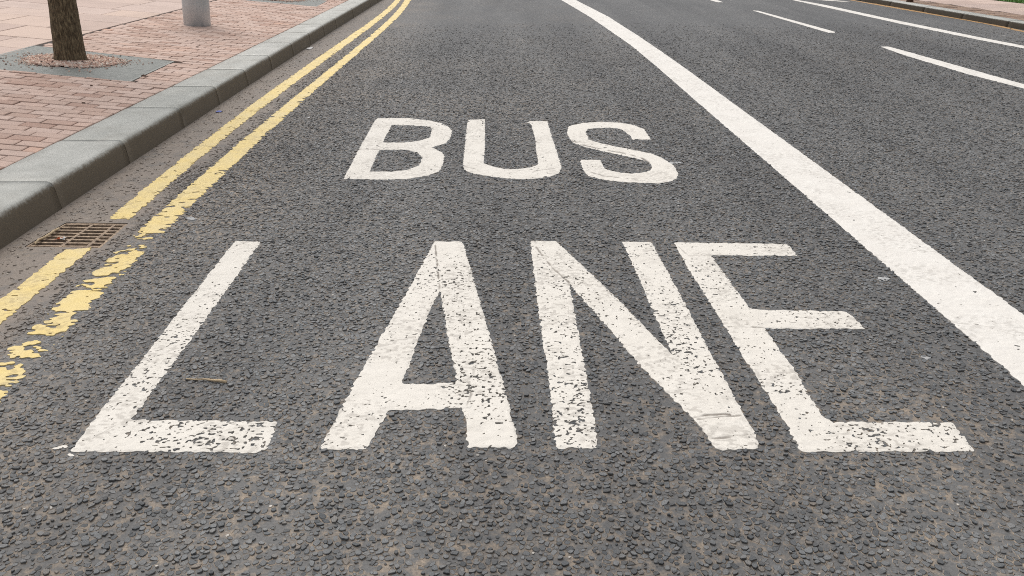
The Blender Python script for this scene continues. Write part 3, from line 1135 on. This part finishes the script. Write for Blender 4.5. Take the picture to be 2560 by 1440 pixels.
def far_side():
    # bricks behind the far kerb, then flags, then a lawn
    bs = gp([(2294, 0), (2380, 15), (2490, 29), (2560, 37)], KZR)
    sb = np.polyfit([p[1] for p in bs], [p[0] for p in bs], 1)
    gs = gp([(2476, 1), (2560, 10)], KZR)
    gb = np.polyfit([p[1] for p in gs], [p[0] for p in gs], 1)
    kb = lambda y: float(x_rback(y)) + 0.006
    mb = MB()
    for i in range(int(20 / 0.105)):
        y = 6 + i * 0.105
        x = kb(y) - (0.1 if i % 2 else 0)
        while x < np.polyval(sb, y) - 0.02:
            x0, x1 = max(x, kb(y)), min(x + 0.205, float(np.polyval(sb, y)) - 0.004)
            x += 0.21
            if x1 - x0 < 0.03:
                continue
            dz = random.gauss(0, 0.003)
            mb.block([(x0, y), (x1, y), (x1, y + 0.098), (x0, y + 0.098)], lambda a, b: KZR - 0.03, lambda a, b: KZR + dz, 0.006, r=random.random())
    mb.add([(kb(2), 2, KZR - 0.008), (float(np.polyval(sb, 2)), 2, KZR - 0.008), (float(np.polyval(sb, 30)), 30, KZR - 0.008), (kb(30), 30, KZR - 0.008)], [(0, 1, 2, 3)], 1)
    struct(mb.build("far_brick_pavement", [M_BRICK2, M_BED]))
    mb = MB()
    y = 2.0
    while y < 30:
        x = float(np.polyval(sb, y)) + 0.004
        end = float(np.polyval(gb, y))
        while x < end:
            x1 = min(x + random.uniform(0.6, 1.0), end + 0.3)
            x0_, x1_, y_ = x, x1, y
            dz = random.gauss(0, 0.0012)
            mb.block([(x0_ + .004, y_ + .004), (x1_ - .004, y_ + .004), (x1_ - .004, y_ + .596), (x0_ + .004, y_ + .596)], lambda a, b: KZR - 0.03, lambda a, b: KZR + 0.004 + dz, 0.004, r=random.random())
            x = x1
        y += 0.6
    ys = [2, 30]
    mb.add([(float(np.polyval(sb, 2)), 2, KZR - 0.006), (float(np.polyval(gb, 2)) + 1, 2, KZR - 0.006), (float(np.polyval(gb, 30)) + 1, 30, KZR - 0.006), (float(np.polyval(sb, 30)), 30, KZR - 0.006)], [(0, 1, 2, 3)], 1)
    struct(mb.build("far_flagstone_pavement", [M_SLAB, M_BED]))
    # lawn: soil sheet and blades
    mb = MB()
    mb.add([(float(np.polyval(gb, 2)), 2, KZR + 0.012), (40, 2, KZR + 0.012), (40, 60, KZR + 0.012), (float(np.polyval(gb, 60)), 60, KZR + 0.012)], [(0, 1, 2, 3)])
    R_ = random.Random(8)
    for _ in range(9000):
        y = R_.uniform(12, 22)
        x = float(np.polyval(gb, y)) + R_.random() ** 1.6 * 3.0
        a, l, w = R_.uniform(0, 6.28), R_.uniform(0.03, 0.06), 0.006
        ca_, sa_ = math.cos(a), math.sin(a)
        z = KZR + 0.01
        mb.add([(x - w * sa_, y + w * ca_, z), (x + w * sa_, y - w * ca_, z), (x + ca_ * l * 0.5, y + sa_ * l * 0.5, z + l)], [(0, 1, 2)])
    o = mb.build("lawn_grass", M_GRASS)
    o["kind"] = "stuff"
    o["label"], o["category"] = "bright green grass at the edge of the far pavement", "grass"


far_side()

# ================================================================== PAINTED MARKS
GW = "white letters painted in the bus lane"
DXL = 0.0026
paint("road_letter", LETG['L'], M_WHITE, DXL, "worn white letter L painted on the road, nearest the yellow lines", "letter", GW,
      speck(0.20, 0.31, seed=1, zones=[([(300, 1030), (700, 1040), (700, 1140), (380, 1140)], 0.06), ([(160, 1040), (330, 1050), (330, 1140), (160, 1140)], -0.06), ([(520, 590), (660, 590), (600, 720), (480, 720)], -0.08), ([(330, 760), (560, 760), (470, 960), (260, 960)], 0.035)]), dirts=[([(230, 1100), (300, 1060), (340, 1052)], 0.004, 0.4)])
paint("road_letter", LETG['A'], M_WHITE, DXL, "worn white letter A painted on the road between the L and the N", "letter", GW,
      speck(0.20, 0.315, seed=2, zones=[([(1060, 590), (1180, 590), (1180, 640), (1050, 640)], -0.09), ([(780, 1070), (1320, 1085), (1320, 1140), (780, 1140)], -0.08), ([(1100, 700), (1210, 700), (1270, 1000), (1140, 1000)], 0.06), ([(900, 830), (1040, 830), (980, 1010), (850, 1010)], -0.04)]), dirts=[([(1088, 615), (1093, 660), (1100, 728)], 0.005, 0.9), ([(1172, 960), (1178, 990), (1166, 1022)], 0.005, 0.6)],
      raises=[([(1087, 606), (1160, 606), (1300, 1124), (1168, 1124), (1101, 729)], 0.0022), ([(1140, 955), (1175, 955), (1176, 1022), (1135, 1025)], 0.0016)])
paint("road_letter", LETG['N'], M_WHITE, DXL, "worn white letter N painted on the road between the A and the E", "letter", GW,
      speck(0.21, 0.31, seed=3, zones=[([(1320, 780), (1470, 780), (1500, 1130), (1380, 1130)], 0.09), ([(1520, 780), (1660, 880), (1830, 1130), (1760, 1130), (1590, 930)], -0.09), ([(1310, 590), (1470, 590), (1500, 680), (1310, 680)], -0.06), ([(1590, 700), (1720, 700), (1800, 960), (1680, 930)], 0.065), ([(1750, 1040), (1900, 1040), (1900, 1130), (1780, 1130)], -0.06)]),
      dirts=[([(1340, 620), (1380, 670), (1424, 710)], 0.005, 0.8), ([(1738, 1046), (1770, 1040), (1824, 1038)], 0.006, 0.9), ([(1745, 1052), (1790, 1047), (1850, 1040)], 0.005, 0.7),
             ([(1780, 1100), (1830, 1096), (1870, 1090)], 0.006, 0.8)],
      raises=[([(1326, 604), (1392, 604), (1686, 893), (1897, 1110), (1890, 1128), (1786, 1128), (1424, 712)], 0.0022)])
paint("road_letter", LETG['E'], M_WHITE, DXL, "worn white letter E painted on the road beside the broad white line", "letter", GW,
      speck(0.20, 0.31, seed=4, zones=[([(2090, 1040), (2440, 1040), (2440, 1140), (2120, 1140)], 0.085), ([(1960, 1010), (2070, 1040), (2100, 1140), (1980, 1140)], -0.08), ([(1900, 770), (2170, 770), (2170, 830), (1900, 830)], 0.06), ([(1720, 660), (1850, 660), (1890, 780), (1780, 780)], 0.03)]), dirts=[([(1820, 820), (1860, 819), (1911, 821)], 0.005, 0.8), ([(1690, 612), (1720, 640), (1790, 640)], 0.004, 0.5)],
      raises=[([(1770, 760), (1890, 775), (2170, 826), (1800, 820)], 0.0014)])
paint("road_letter", LETG['B'], M_WHITE, 0.0055, "white letter B painted on the road above the A", "letter", GW,
      speck(0.15, 0.27, 0.011, seed=5), dirts=[([(862, 444), (880, 442), (905, 444)], 0.01, 0.6), ([(895, 374), (930, 374), (948, 375)], 0.012, 0.6)])
paint("road_letter", LETG['U'], M_WHITE, 0.0055, "white letter U painted on the road between the B and the S", "letter", GW,
      speck(0.16, 0.29, 0.011, seed=6), dirts=[([(1337, 358), (1360, 358), (1384, 358)], 0.014, 0.7), ([(1160, 416), (1185, 423)], 0.012, 0.5), ([(1330, 430), (1385, 422)], 0.010, 0.6)])
paint("road_letter", LETG['S'], M_WHITE, 0.0055, "white letter S painted on the road, nearest the broad white line", "letter", GW,
      speck(0.13, 0.24, 0.011, seed=7), dirts=[([(1428, 352), (1460, 364), (1520, 377), (1570, 386), (1605, 396), (1622, 407)], 0.013, 1.0), ([(1470, 430), (1510, 441), (1560, 447), (1620, 450)], 0.011, 0.8)])


def bus_wear(X, Y, s):
    n = vnoise(X, Y, 0.011, 2)
    w = vnoise(X, Y, 0.5, 3)
    return (n - 0.05 - 0.06 * w) * 0.02


paint("bus_lane_line", BUSLINE, M_WHITE2, 0.0055, "broad unbroken white line along the right of the bus lane", "road line", None, bus_wear, ragged=0.0045, ymin=1.2, ymax=29.5)
YG = "double yellow lines along the kerb"


def yin_wear(X, Y, s):
    n = vnoise(X * 0.5, Y, 0.022, 4) * 0.55 + vnoise(X * 0.6, Y, 0.010, 5) * 0.45
    return (n - 0.23 - 0.16 * sstep(0.03, 0.0, s) * sstep(3.4, 4.5, Y)) * 0.03


gaps = [g(345, y)[1] for y in (604, 694, 790, 850, 900)]


def yout_wear(X, Y, s):
    n = vnoise(X * 0.5, Y, 0.026, 6) * 0.46 + vnoise(X * 0.6, Y, 0.011, 7) * 0.34 + vnoise(X * 0.7, Y, 0.07, 1) * 0.2
    w = 0.12 * sstep(4.2, 3.5, Y)
    for gy_, ww, am in zip(gaps, (0.10, 0.022, 0.022, 0.018, 0.016), (0.46, 0.34, 0.32, 0.3, 0.3)):
        yy = Y + (vnoise(X, Y, 0.06, 2) - 0.5) * 0.05
        w = w + am * np.exp(-((yy - gy_) / ww) ** 2)
    return (n - 0.26 - 0.15 * sstep(0.035, 0.0, s) - w) * 0.03


paint("yellow_line", YIN, M_YELLOW, 0.0045, "yellow line nearest the kerb, cut through by the drain grate", "road line", YG, yin_wear, ragged=0.011, ymin=1.2, ymax=29.5)
paint("yellow_line", YOUT, M_YELLOW, 0.0045, "flaking yellow line passing beside the drain grate, second line from the kerb", "road line", YG, yout_wear, ragged=0.011, ymin=1.2, ymax=29.5)
DG = "white dashes between the far lanes"
paint("edge_line", EDGE, M_WHITE2, 0.012, "long thin unbroken white line running parallel to the far kerb", "road line", ymax=29)
paint("lane_dash", DASH2, M_WHITE2, 0.010, "nearest white dash with pointed end, running out of the right side of the photo", "road dash", DG)
paint("lane_dash", DASH1, M_WHITE2, 0.010, "short white dash lying whole between the two far lanes", "road dash", DG)
paint("lane_dash", DASH0, M_WHITE2, 0.010, "farthest white dash, only its end showing at the top edge", "road dash", DG, ymax=18.9)
paint("far_lane_mark", FARW, M_WHITE, 0.012, "small worn white mark beside the far kerb at the top edge", "road mark", ymax=18.9)
paint("far_yellow_line", RY, M_YELLOW2, 0.010, "orange yellow line at the foot of the far kerb", "road line", None,
      lambda X, Y, s: (vnoise(X, Y, 0.03, 4) * 0.5 + vnoise(X, Y, 0.15, 5) * 0.5 - 0.26) * 0.03, ragged=0.012, ymax=27.5)

# ================================================================== THINGS
# ---- gully grate
def gq(u, v):
    """u across (0 left..1 right), v 0 near..1 far, over the gully opening"""
    bl_, br_, fr_, fl_ = [np.array(p) for p in GUL]
    return (fl_ * (1 - u) + fr_ * u) * (1 - v) + (bl_ * (1 - u) + br_ * u) * v


def build_gully():
    root = bpy.data.objects.new("drain_grate", None)
    root.location = (gcx, gcy, 0)
    COL.objects.link(root)
    tag(root, "rusty iron drain grate set in the road at the foot of the kerb", "drain grate")
    O = (gcx, gcy, 0)
    C0 = lambda: None

    def strip(name, u0, u1, v0, v1, zt, zb, mat):
        mb = MB()
        ring = [tuple(gq(u0, v0)), tuple(gq(u1, v0)), tuple(gq(u1, v1)), tuple(gq(u0, v1))]
        mb.block(ring, lambda x, y: zb, lambda x, y: zt, 0.002)
        o = mb.build(name, mat, origin=O, loc=(0, 0, 0))
        o.parent = root
        return o
    # frame
    fm = MB()
    for a in ((0.0, 1.0, -0.005, 0.035), (0.0, 1.0, 0.965, 1.005), (-0.005, 0.03, 0.036, 0.964), (0.955, 1.005, 0.036, 0.964)):
        fm.block([tuple(gq(a[0], a[2])), tuple(gq(a[1], a[2])), tuple(gq(a[1], a[3])), tuple(gq(a[0], a[3]))], lambda x, y: -0.06, lambda x, y: -0.003, 0.002)
    o = fm.build("frame", M_RUST, origin=O, loc=(0, 0, 0)); o.parent = root
    nb = 8
    for i in range(nb):
        v = 0.085 + i * (0.87 / (nb - 1))
        strip("bar", 0.032, 0.953, v - 0.022, v + 0.022, -0.004, -0.03, M_RUST)
    for u in (0.45, 0.80):
        strip("rib", u - 0.022, u + 0.022, 0.037, 0.963, -0.003, -0.04, M_RUST)
    sh = MB()
    ring = [tuple(gq(0, 0)), tuple(gq(1, 0)), tuple(gq(1, 1)), tuple(gq(0, 1))]
    V = [(x, y, -0.0015) for x, y in ring] + [(x, y, -0.4) for x, y in ring]
    sh.add(V, [(4, 5, 6, 7)] + [(i, (i + 1) % 4, 4 + (i + 1) % 4, 4 + i) for i in range(4)])
    o = sh.build("shaft", M_DARK, origin=O, loc=(0, 0, 0)); o.parent = root


build_gully()


# ---- tree grates, gravel, tree
def qmap(Q, u, v):
    a, b, c, d = [np.array(p) for p in Q]                  # fl, bl, br, fr
    return (a * (1 - u) + d * u) * (1 - v) + (b * (1 - u) + c * u) * v


TB = gpave(177, 152)                                        # foot of the trunk


def build_tree_grate(label, group):
    c0 = np.mean(np.array(GRQ), 0)
    O = (c0[0], c0[1], float(z_pave(*c0)))
    root = bpy.data.objects.new("tree_grate", None)
    root.location = O
    COL.objects.link(root)
    tag(root, label, "tree grate", group)
    Rh = 0.40
    ns = 46
    zt = lambda x, y: float(z_pave(x, y)) - 0.002
    zb = lambda x, y: float(z_pave(x, y)) - 0.03
    for half in (0, 1):
        mb = MB()
        for i in range(ns // 2):
            v0 = (half * (ns // 2) + i + 0.12) / ns
            v1 = v0 + 0.80 / ns
            if half == 0 and i == ns // 2 - 1:
                v1 -= 0.2 / ns
            # cut where the round opening for the trunk lies
            us = np.linspace(0.012, 0.988, 81)
            vm = 0.5 * (v0 + v1)
            ok = [np.hypot(*(qmap(GRQ, u, vm) - np.array(TB[:2]))) > Rh * 0.78 for u in us]
            st = None
            for k in range(len(us) + 1):
                on = k < len(us) and ok[k]
                if on and st is None:
                    st = us[k]
                if not on and st is not None:
                    en = us[k - 1]
                    if en - st > 0.01:
                        r4 = [tuple(qmap(GRQ, st, v0)), tuple(qmap(GRQ, en, v0)), tuple(qmap(GRQ, en, v1)), tuple(qmap(GRQ, st, v1))]
                        mb.block(r4, zb, zt, 0.0015)
                    st = None
        o = mb.build("slat_panel", M_GRATE, origin=O, loc=(0, 0, 0)); o.parent = root
    fm = MB()
    for a in ((-0.004, 1.004, -0.012, 0.0), (-0.004, 1.004, 1.0, 1.012), (-0.004, 0.010, 0.0005, 0.9995), (0.990, 1.004, 0.0005, 0.9995)):
        r4 = [tuple(qmap(GRQ, a[0], a[2])), tuple(qmap(GRQ, a[1], a[2])), tuple(qmap(GRQ, a[1], a[3])), tuple(qmap(GRQ, a[0], a[3]))]
        fm.block(r4, zb, lambda x, y: float(z_pave(x, y)) - 0.0005, 0.0015)
    o = fm.build("frame", M_GRATE, origin=O, loc=(0, 0, 0)); o.parent = root
    pt = MB()
    r4 = [tuple(qmap(GRQ, u, v)) for u, v in ((0, 0), (1, 0), (1, 1), (0, 1))]
    pt.add([(x, y, float(z_pave(x, y)) - 0.022) for x, y in r4], [(0, 1, 2, 3)])
    o = pt.build("pit_soil", M_SOIL, origin=O, loc=(0, 0, 0)); o.parent = root
    return root


def copy_tree(o, off, parent=None):
    c = o.copy()
    COL.objects.link(c)
    c.parent = parent
    if parent is None:
        c.location = (o.location[0] + off[0], o.location[1] + off[1], o.location[2] + off[2])
    for ch in list(o.children):
        copy_tree(ch, off, c)
    return c


GG = "steel tree grates in the brick pavement"
tg = build_tree_grate("grey slatted steel tree grate around the brown trunk", GG)


def build_gravel():
    R_ = random.Random(4)
    mb = MB()
    n = 0
    while n < 3000:
        a = R_.uniform(0, 6.283)
        rr = math.sqrt(R_.uniform(0.012, 0.118)) if R_.random() < 0.72 else 0.2 + abs(R_.gauss(0, 0.13))
        if rr > 0.62:
            continue
        rr *= 1 + 0.13 * math.sin(2 * a + 0.7) + 0.09 * math.sin(5 * a) + R_.gauss(0, 0.10)
        x, y = TB[0] + rr * math.cos(a) * 1.05 + 0.02, TB[1] + rr * math.sin(a) * 0.95
        hp = 0.018 * max(0, 1 - rr / 0.42) + 0.001
        z = float(z_pave(x, y)) + hp * R_.random()
        s = R_.uniform(0.008, 0.0155) * (1.0 if rr < 0.36 else 0.6)
        k, b = 6, R_.uniform(0, 6.28)
        q = R_.uniform(0.6, 1.0)
        ring0 = [(x + s * R_.uniform(0.8, 1.15) * math.cos(b + j * 1.047), y + s * q * R_.uniform(0.8, 1.15) * math.sin(b + j * 1.047), z) for j in range(k)]
        ring1 = [(x + (p[0] - x) * 0.62, y + (p[1] - y) * 0.62, z + s * R_.uniform(0.6, 1.0)) for p in ring0]
        mb.add(ring0 + ring1, [tuple(range(k, 2 * k))] + [(j, (j + 1) % k, k + (j + 1) % k, k + j) for j in range(k)], 0, R_.random())
        n += 1
    o = mb.build("gravel", M_GRAV, origin=TB)
    o["kind"] = "stuff"
    o["label"], o["category"] = "pink and cream gravel heaped around the tree trunk", "gravel"
    return o


gv = build_gravel()
OFF3 = (GOFF[0], GOFF[1], float(z_pave(c2a[0], c2a[1])) - float(z_pave(fr[0], fr[1])))
tg2 = copy_tree(tg, OFF3)
tg2["label"] = "grey slatted tree grate beyond the steel column, at the top edge of the photo"
gv2 = copy_tree(gv, OFF3)
gv2["label"] = "pink gravel on the farther tree grate at the top edge"


def build_tree():
    root = bpy.data.objects.new("street_tree", None)
    root.location = TB
    COL.objects.link(root)
    tag(root, "tree with rough brown trunk standing in gravel on the pavement", "tree")
    b = Vector(TB)
    t1 = Vector((PS * 0.9, 0.02, 1)).normalized()
    # trunk: ridged tube with its own furrows
    rg = np.random.default_rng(2)
    nz, na = 150, 72
    V, Fs = [], []
    Lh = 2.6
    px_m = F_PX / (TB[1] * cP + (CAM_H - TB[2]) * sP)
    r0 = 35.5 / px_m
    for i in range(nz):
        t = i / (nz - 1)
        z = -0.06 + t * Lh
        c = b + t1 * z
        rad = r0 * (1 + 0.07 * math.exp(-max(z, 0) / 0.07)) * (1 - 0.17 * min(t * 3.0, 1.0) - 0.12 * t)
        for k in range(na):
            a = 2 * math.pi * k / na
            w = 0.5 * math.sin(a * 2 + 1 + z) * 0.02
            fur = (float(vnoise(np.array(a * 60), np.array(z * 260), 9.0, 1)) - 0.5) * 0.045
            rr = rad * (1 + w + fur)
            V.append(c + Vector((math.cos(a), math.sin(a), -PS * math.cos(a))) * rr)
    for i in range(nz - 1):
        for k in range(na):
            Fs.append((i * na + k, i * na + (k + 1) % na, (i + 1) * na + (k + 1) % na, (i + 1) * na + k))
    mb = MB()
    mb.add(V, Fs)
    o = mb.build("trunk", M_BARK, smooth=True, origin=TB, loc=(0, 0, 0)); o.parent = root
    R_ = random.Random(9)
    top = b + t1 * (Lh - 0.12)
    lm, cr = MB(), MB()
    tips = []
    for k in range(7):
        a = k * 0.9 + R_.uniform(-0.2, 0.2)
        p, d = top.copy(), Vector((math.cos(a) * 0.7, math.sin(a) * 0.7, 1.0)).normalized()
        pts, rad = [p.copy()], [0.07]
        for j in range(6):
            p = p + d * 0.36
            d = (d + Vector((R_.uniform(-.2, .2), R_.uniform(-.2, .2), 0.08))).normalized()
            pts.append(p.copy()); rad.append(0.07 * (1 - (j + 1) / 7))
            tips.append(p.copy())
        lm.tube(pts, rad, 8)
    o = lm.build("limbs", M_BARK, smooth=True, origin=TB, loc=(0, 0, 0)); o.parent = root
    for _ in range(2600):
        c = R_.choice(tips) + Vector((R_.gauss(0, .28), R_.gauss(0, .28), R_.gauss(0.1, .25)))
        if c.z < TB[2] + 2.3:
            continue
        n_ = Vector((R_.gauss(0, 1), R_.gauss(0, 1), R_.gauss(0.6, 1))).normalized()
        u = n_.orthogonal().normalized() * 0.05
        v = n_.cross(u).normalized() * 0.03
        cr.add([c - u, c + v, c + u, c - v], [(0, 1, 2, 3)])
    o = cr.build("crown", M_LEAF, origin=TB, loc=(0, 0, 0)); o.parent = root


build_tree()


# ---- steel column
def build_column():
    pb = gpave(493.5, 62)
    px_m = F_PX / (pb[1] * cP + (CAM_H - pb[2]) * sP)
    r0 = 32.0 / px_m
    root = bpy.data.objects.new("steel_column", None)
    root.location = pb
    COL.objects.link(root)
    tag(root, "thick round grey steel column standing on the brick pavement", "column")
    b = Vector(pb)
    mb = MB()
    pts = [b + UP * z for z in (-0.05, 0.0, 0.004, 0.25, 0.8, 1.6, 3.0)]
    mb.tube(pts, [r0 * 0.985, r0 * 0.985, r0, r0, r0, r0, r0], 64)
    o = mb.build("shaft", M_STEEL, smooth=True, origin=pb, loc=(0, 0, 0)); o.parent = root
    mb = MB()
    mb.tube([b + UP * 3.001, b + UP * 3.03, b + UP * 3.06], [r0 * 1.03, r0 * 1.03, r0 * 0.6], 48)
    o = mb.build("cap", M_STEEL, smooth=False, origin=pb, loc=(0, 0, 0)); o.parent = root
    print("column r", r0, pb, "tree", TB)


build_column()


def build_far_post():
    x, y = g(2274, 4.5, KZR)
    root = bpy.data.objects.new("far_tree", None)
    root.location = (x, y, KZR)
    COL.objects.link(root)
    tag(root, "slim reddish brown trunk standing on the far brick pavement", "tree")
    px_m = F_PX / (y * cP + (CAM_H - KZR) * sP)
    r = 7.5 / px_m
    mb = MB()
    mb.tube([(x, y, KZR - 0.02), (x, y, KZR + 0.05), (x + 0.02, y, 1.0), (x + 0.05, y, 2.6)], [r * 1.15, r, r * 0.95, r * 0.8], 20, jit=0.04)
    o = mb.build("trunk", M_DEAD, smooth=True, origin=(x, y, KZR), loc=(0, 0, 0)); o.parent = root
    R_ = random.Random(3)
    cr = MB()
    for _ in range(700):
        c = Vector((x + R_.gauss(0, .5), y + R_.gauss(0, .5), 3.2 + R_.gauss(0, .4)))
        n_ = Vector((R_.gauss(0, 1), R_.gauss(0, 1), R_.gauss(0.6, 1))).normalized()
        u = n_.orthogonal().normalized() * 0.06
        v = n_.cross(u).normalized() * 0.035
        cr.add([c - u, c + v, c + u, c - v], [(0, 1, 2, 3)])
    o = cr.build("crown", M_LEAF, origin=(x, y, KZR), loc=(0, 0, 0)); o.parent = root


build_far_post()


# ---- litter
def twig(name, pix, rads, label, z=0.006, side=None, zs=None):
    pts = []
    for i, p in enumerate(pix):
        x, y = g(p[0], p[1])
        pts.append((x, y, (zs[i] if zs else z)))
    mb = MB()
    mb.tube(pts, rads, 8, jit=0.22)
    if side:
        i, dx_, dy_, dz_ = side
        a = Vector(pts[i])
        mb.tube([a, a + Vector((dx_ * .5, dy_ * .5, dz_ * .6)), a + Vector((dx_, dy_, dz_))], [rads[i] * 1.1, rads[i] * 0.8, rads[i] * 0.7], 6, jit=0.2)
    return tag(mb.build(name, M_TWIG, smooth=True, origin=pts[0]), label, "twig")


twig("twig", [(466, 952), (490, 954), (515, 953), (536, 956), (553, 957), (567, 960)], [0.0019, 0.0026, 0.0030, 0.0036, 0.0046, 0.0040],
     "thin pale dry twig lying on the dark road beside the L", 0.0075, (3, 0.014, -0.006, 0.002))
twig("twig", [(91, 612), (98, 604), (112, 599), (126, 590), (136, 582), (149, 576)], [0.0050, 0.0058, 0.0066, 0.0060, 0.0058, 0.0048],
     "crooked thick twig lying across the corner of the drain grate", 0.01, (0, 0.003, -0.012, -0.002))


def crumple(name, px, py, sx, sy, sz, mat, label, cat, z=0.004, seed=1, n=7, pave=False):
    R_ = random.Random(seed)
    if pave:
        x, y, zz = gpave(px, py)
        z = zz + 0.003
    else:
        x, y = g(px, py)
    mb = MB()
    V, Fs = [], []
    for j in range(n):
        for i in range(n):
            u, v = i / (n - 1) - 0.5, j / (n - 1) - 0.5
            e = 1 - 0.35 * (abs(u) + abs(v)) * R_.random()
            V.append((x + u * sx * e + R_.gauss(0, sx * .03), y + v * sy * e + R_.gauss(0, sy * .03), z + sz * max(0.05, (1 - 2.2 * (u * u + v * v))) * R_.uniform(0.3, 1.0)))
    for j in range(n - 1):
        for i in range(n - 1):
            a = j * n + i
            Fs.append((a, a + 1, a + n + 1, a + n))
    # underside, so that the scrap has thickness
    b = len(V)
    V += [(p[0], p[1], p[2] - 0.0012) for p in V]
    Fs += [tuple(b + q for q in f[::-1]) for f in Fs]
    mb.add(V, Fs)
    return tag(mb.build(name, mat, origin=(x, y, z)), label, cat)


crumple("wrapper", 152, 597, 0.05, 0.03, 0.014, mat_wrap(), "crumpled white and red wrapper caught on the drain grate", "litter", 0.0, 3)
crumple("paper_scrap", 547, 280, 0.045, 0.06, 0.006, M_BLUE, "tiny blue scrap lying in the gutter", "litter", 0.004, 5, 5)
crumple("paper_scrap", 775, 121, 0.06, 0.22, 0.008, M_PAPER, "white paper strip lying against the kerb foot", "litter", 0.003, 6, 5)
crumple("paper_scrap", 772, 295, 0.02, 0.03, 0.005, M_PAPER, "tiny white scrap on the road beside the outer yellow line", "litter", 0.004, 7, 4)
crumple("dead_leaf", 361, 190, 0.05, 0.04, 0.012, M_DEAD, "dark brown dead leaf at the corner of the tree grate", "leaf", seed=8, n=5, pave=True)
crumple("dark_crumb", 229, 215, 0.022, 0.02, 0.008, M_DEAD, "dark crumb on the bricks just in front of the tree grate", "litter", seed=9, n=4, pave=True)
crumple("dark_crumb", 209, 258, 0.026, 0.02, 0.008, M_DEAD, "dark crumb in the middle of the brick paving", "litter", seed=10, n=4, pave=True)
crumple("dark_crumb", 493, 118, 0.03, 0.03, 0.008, M_DEAD, "dark crumb on the bricks in front of the steel column", "litter", seed=12, n=4, pave=True)


def scuff(px, py, w, h, label, seed):
    pts = [(px + w * math.cos(a) * (1 + 0.3 * math.sin(3 * a + seed)), py + h * math.sin(a)) for a in np.linspace(0, 2 * math.pi, 14)[:-1]]
    paint("pale_scuff", [gp(pts)], M_SCUFF, 0.003, label, "scuff mark", "pale scuffs on the road",
          lambda X, Y, s: (vnoise(X * 0.7, Y, 0.02, seed % 8) * 0.6 + vnoise(X, Y, 0.008, (seed + 3) % 8) * 0.4 - 0.53) * 0.02, ragged=0.006)


scuff(2207, 699, 18, 6, "pale scuff right of the upper arms of the E, touching no paint", 1)
scuff(2300, 898, 22, 6, "pale scuff right of the foot of the E, beneath the broad white line", 2)
scuff(487, 547, 22, 5, "faint pale scuff on the road just right of the flaking yellow line", 3)
scuff(1690, 408, 24, 3.5, "pale flecks of spilt paint touching the right of the S", 4)


def gutter_grit():
    R_ = random.Random(21)
    mb = MB()
    for _ in range(520):
        y = 2.6 + R_.random() ** 1.4 * 7
        x = float(x_base(y)) + 0.012 + abs(R_.gauss(0, 0.13))
        if gq is None or (abs(x - gcx) < 0.17 and abs(y - gcy) < 0.19):
            continue
        s = R_.uniform(0.0015, 0.0055) * (1.6 if R_.random() < 0.05 else 1)
        b, k = R_.uniform(0, 6.28), 5
        r0 = [(x + s * R_.uniform(.7, 1.2) * math.cos(b + j * 1.2566), y + s * R_.uniform(.7, 1.2) * math.sin(b + j * 1.2566), -0.001) for j in range(k)]
        r1 = [(x + (p[0] - x) * 0.6, y + (p[1] - y) * 0.6, s * R_.uniform(0.5, 1.1)) for p in r0]
        mb.add(r0 + r1, [tuple(range(k, 2 * k))] + [(j, (j + 1) % k, k + (j + 1) % k, k + j) for j in range(k)], 0, R_.random() ** 0.55)
    o = mb.build("gutter_grit", M_GRIT)
    o["kind"] = "stuff"
    o["label"], o["category"] = "loose grit scattered along the gutter at the kerb foot", "grit"


def mat_grit():
    t = NT("loose_grit", 0.85, spec=0.2)
    t.color(t.ramp(t.attr("rnd"), [(0.0, (0.04, 0.03, 0.025)), (0.35, (0.12, 0.09, 0.07)), (0.7, (0.33, 0.27, 0.21)), (1.0, (0.66, 0.60, 0.52))]))
    return t.m


M_GRIT = mat_grit()
gutter_grit()
